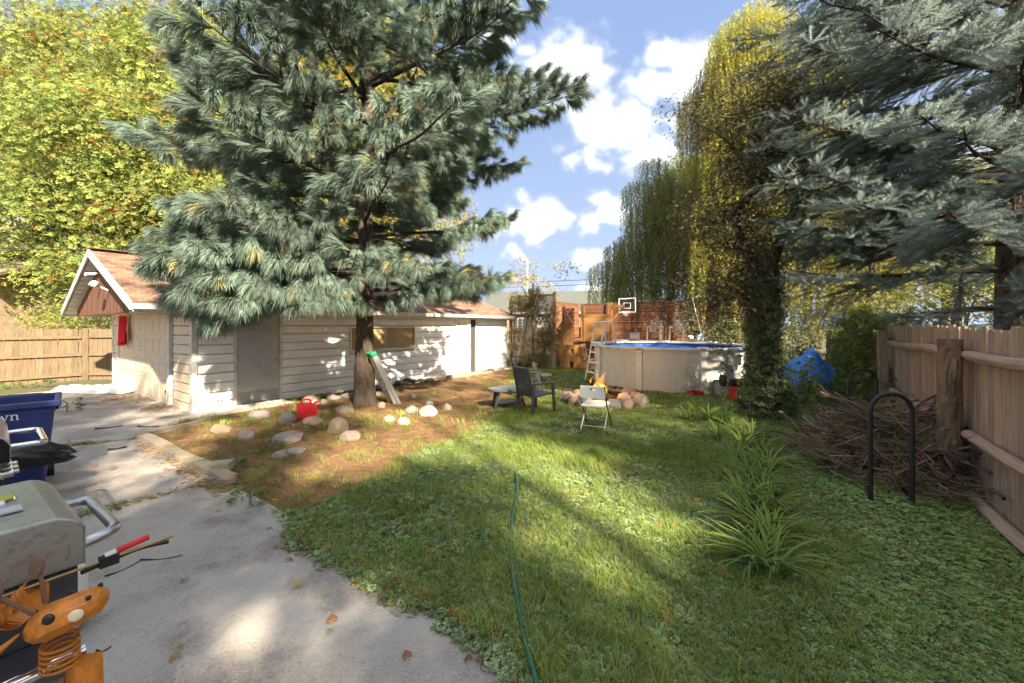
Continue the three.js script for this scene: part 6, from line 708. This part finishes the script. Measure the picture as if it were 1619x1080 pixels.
{
  const r = rngOf(402), tuft = (n, h, R, w) => { const ps = []; for (let i = 0; i < n; i++) { const a = r() * TAU, k = Math.sqrt(r()) * R, o = V(Math.cos(a) * k, -.005, Math.sin(a) * k), b = r() * TAU, hh = h * (.55 + r() * .7), ln = .25 + r() * .75, d = V(Math.cos(b) * ln, 0, Math.sin(b) * ln), s = V(-Math.sin(b), 0, Math.cos(b)).multiplyScalar(w), m = o.clone().add(V(d.x * hh * .35, hh * .6, d.z * hh * .35)), e = o.clone().add(V(d.x * hh, hh * .92, d.z * hh)); ps.push(o.clone().sub(s), o.clone().add(s), m.clone().add(s), o.clone().sub(s), m.clone().add(s), m.clone().sub(s), m.clone().sub(s), m.clone().add(s), e); } const g = new THREE.BufferGeometry(); g.setAttribute('position', new THREE.Float32BufferAttribute(ps.flatMap((v) => [v.x, v.y, v.z]), 3)); g.computeVertexNormals(); return g; };
  const nearT = tuft(26, .085, .075, .0019), farT = tuft(22, .085, .12, .0036), rl = leafShape('round'), ivy = mergeP(Array.from({ length: 15 }, () => { const a = r() * TAU, k = Math.sqrt(r()) * .11, s = .018 + r() * .022, p = V(Math.cos(a) * k, .012 + r() * .04, Math.sin(a) * k); return rl.clone().applyMatrix4(aim(p, V(Math.cos(a * 3) * 1, .15 + r() * .2, Math.sin(a * 3)), 0, s)); }));
  // turn leaf faces upward: lay them on their backs
  const ivyFlat = mergeP(Array.from({ length: 16 }, () => { const a = r() * TAU, k = Math.sqrt(r()) * .11, s = .024 + r() * .032, q = rl.clone().translate(0, -.4, 0).rotateX(-Math.PI / 2 + (r() - .5) * .9).rotateY(r() * TAU).scale(s, s, s); q.translate(Math.cos(a) * k, .015 + r() * .045, Math.sin(a) * k); return q; }));
  const straw = mergeP(Array.from({ length: 16 }, () => { const q = new THREE.PlaneGeometry(.11, .0035).rotateX(-Math.PI / 2 + (r() - .5)).rotateZ((r() - .5) * .25).rotateY(r() * TAU); q.translate((r() - .5) * .22, .008 + r() * .012, (r() - .5) * .22); return q; }));
  const N = [[], []], C = [[], []], I = [], IC = [], S = [], SC = [];
  const ivyness = (x, z) => { const d = -z, n = fbm(x * .75 + 12, z * .75 + 44, 4), right = sstep(1.2, 3.0, x - d * .18), nearK = sstep(7.5, 2.5, d); return clamp(sstep(.43, .56, n + .18 * nearK + .14 * right) + .0); };
  const free = (x, z) => { if (onSlab(x, z)) { const e = edgeDist(slabA, x, z); if (x < -3.4 || e < 0 || e > .015 + .07 * fbm(x * 5, z * 5, 2)) return false; } const a = plotA(x, z), b = plotB(x, z); if (b < -9.78 && a > 2.8 && a < 13.9) return false; if (b > fenceB - .02) return false; if (Math.hypot(x - 4.99, z + 12.54) < 2.34) return false; if (Math.hypot(x - FIRE.x, z - FIRE.z) < .7) return false; return true; };
  let tries = 0;
  const put = (x, z, near) => {
    if (!free(x, z)) return; const bed = bedness(x, z), iv = ivyness(x, z), uf = underFence(x, z), bare = bareSpot(x, z), tone = .8 + .5 * fbm(x * 1.7 + 3, z * 1.7, 3), m = new THREE.Matrix4();
    if (r() < bed * .99) { if (r() < .85) { S.push(m.compose(V(x, 0, z), Q.clone().setFromAxisAngle(UP, r() * 6), UNIT)); const k = .6 + r() * .8; SC.push(r() < .5 ? rgb(.3 * k, .17 * k, .065 * k) : rgb(.19 * k, .115 * k, .065 * k)); } if (r() > .025) return; }
    if (uf > r() * 1.2) { if (r() < .8) { I.push(m.clone().compose(V(x, 0, z), Q.clone().setFromAxisAngle(UP, r() * 6), V(1, 1, 1).multiplyScalar(.5 + r() * .8))); const k = .55 + r() * .9; IC.push(rgb(.21 * k, .29 * k, .085 * k)); } return; }
    if (r() < bare * .75) return;
    if (r() < iv * .56 && bed < .5) { I.push(m.clone().compose(V(x, 0, z), Q.clone().setFromAxisAngle(UP, r() * 6), V(1, 1, 1).multiplyScalar(.45 + r() * .7))); const k = .55 + r() * .9, gz = r() < .3 ? 1.35 : 1; IC.push(rgb(.19 * k * gz, .25 * k * gz, .115 * k * gz)); if (r() < .6) return; }
    const k = near ? 0 : 1, s = .7 + r() * .6; N[k].push(m.clone().compose(V(x, 0, z), Q.clone().setFromAxisAngle(UP, r() * 6), V(s, s * (.7 + .5 * tone * r()), s))); const q = tone * (.65 + r() * .7); C[k].push(r() < .1 ? rgb(.3 * q, .26 * q, .09 * q) : rgb(.2 * q, .27 * q, .05 * q));
  };
  for (let i = 0; i < 62000; i++) { const d = 1.75 + 6.5 * Math.pow(r(), 1.15), x = (r() * 2 - 1) * 1.36 * d; put(x, -d, true); }
  for (let i = 0; i < 52000; i++) { const d = 7.0 + 14 * Math.pow(r(), 1.3), x = -.9 * d + r() * 1.9 * d; put(x, -d, false); }
  const gm = leafM([1, 1, 1], .3);
  inst('lawn_grass', nearT, gm, N[0], null, C[0], 'short green lawn grass in the front of the yard', 'grass'); inst('lawn_grass', farT, gm, N[1], null, C[1], 'green grass running back to the pool and trellis', 'grass');
  inst('ground_ivy', ivyFlat, std([1, 1, 1], .5, { side: THREE.DoubleSide }), I, null, IC, 'low round-leaved ground ivy spreading through the lawn', 'ground cover'); inst('pine_straw', straw, std([1, 1, 1], .9, { side: THREE.DoubleSide }), S, null, SC, 'fallen brown pine needles covering the bed', 'pine straw');
 
  // fallen leaves
  const lf = leafShape('oval').translate(0, -.5, 0).scale(1.6, 1, .7).rotateX(-Math.PI / 2), ml = leafShape('maple').translate(0, -.5, 0).scale(1, 1, .8).rotateX(-Math.PI / 2), A = [], AC = [], B = [], BC = [];
  const drop = (x, z, s) => { const y = onSlab(x, z) ? .04 : free(x, z) ? (bedness(x, z) > .5 ? .02 : .06) : -1; if (y < 0) return; const m = new THREE.Matrix4().compose(V(x, y + r() * .008, z), new THREE.Quaternion().setFromEuler(new THREE.Euler((r() - .5) * .7, r() * TAU, (r() - .5) * .7)), V(s, s, s)), t = r(), k = .7 + r() * .6, c = t < .3 ? rgb(.42 * k, .25 * k, .06 * k) : t < .55 ? rgb(.36 * k, .14 * k, .04 * k) : t < .8 ? rgb(.22 * k, .14 * k, .08 * k) : rgb(.3 * k, .28 * k, .13 * k); if (r() < .75) { A.push(m); AC.push(c); } else { B.push(m); BC.push(c); } };
  for (let i = 0; i < 1100; i++) { const d = 2 + 9 * r(), x = (r() * 2 - 1) * 1.3 * d; if (onSlab(x, -d) && r() < .72) continue; drop(x, -d, .035 + r() * .045); }
  const along = (l, n, sp, s0) => { for (let i = 0; i < n; i++) { const k = Math.floor(r() * (l.length - 1)), p = l[k].clone().lerp(l[k + 1], r()); drop(p.x + (r() - .5) * sp, p.z + (r() - .5) * sp, s0 * (.7 + r() * .8)); } };
  along([G(222, 700), G(300, 745), G(362, 778)], 420, .34, .05); along(joint1, 130, .12, .04); along([G(160, 640), G(205, 628), G(240, 645), G(280, 652)], 520, .7, .05); along(lawnEdge, 130, .25, .045); along([G(300, 665), G(420, 655)], 60, .3, .04); along(jo2, 160, .12, .04);
  inst('fallen_leaves', lf, leafM([1, 1, 1], .2), A, null, AC, 'scattered yellow and brown fallen leaves on patio and lawn', 'leaves'); inst('fallen_leaves', ml, leafM([1, 1, 1], .2), B, null, BC, 'scattered lobed maple leaves on patio and lawn', 'leaves');
  // bits of bark and debris by the daylilies
  for (const [u, v, l] of [[1322, 980, 'curled dark strip of plastic edging lying in the ground ivy'], [1300, 745, 'dark scrap lying before the brush pile']]) solo('debris', taper([G(u - 14, v, .05), G(u, v - 3, .08), G(u + 14, v + 6, .05)], .012, .02, 6, 8, .3, u), std([.05, .048, .05], .6), l, 'debris');
  const wds = [[395, 800, 'grass sprig growing by the loose paver'], [365, 745, 'green weed behind the loose paver'], [175, 815, 'small weed in the slab joint beside the grill'], [106, 654, 'green weed in the slab joint by the blue bin'], [430, 712, 'small green weed among the flat rocks'], [20, 615, 'weed at the foot of the driveway fence'], [65, 613, 'leafy weed below the driveway fence rail']]; wds.forEach(([u, v, l], i) => { const o = thing('weed', l, 'weed', G(u, v).setY(onSlab(G(u, v).x, G(u, v).z) ? .03 : 0), i); mesh('leaves', leafCluster('oval', 22, .09, .08, 500 + i, .5, -.3).translate(0, .06, 0), leafM([.1, .16, .035], .3), o).userData = { kind: 'stuff' }; mesh('stem', new THREE.CylinderGeometry(.004, .006, .1, 5).translate(0, .05, 0), leafM([.1, .16, .035], .1), o); o.scale.setScalar(u < 110 ? 1.9 : u === 175 ? .55 : 1.1); });
}
renderer.render(scene, camera);
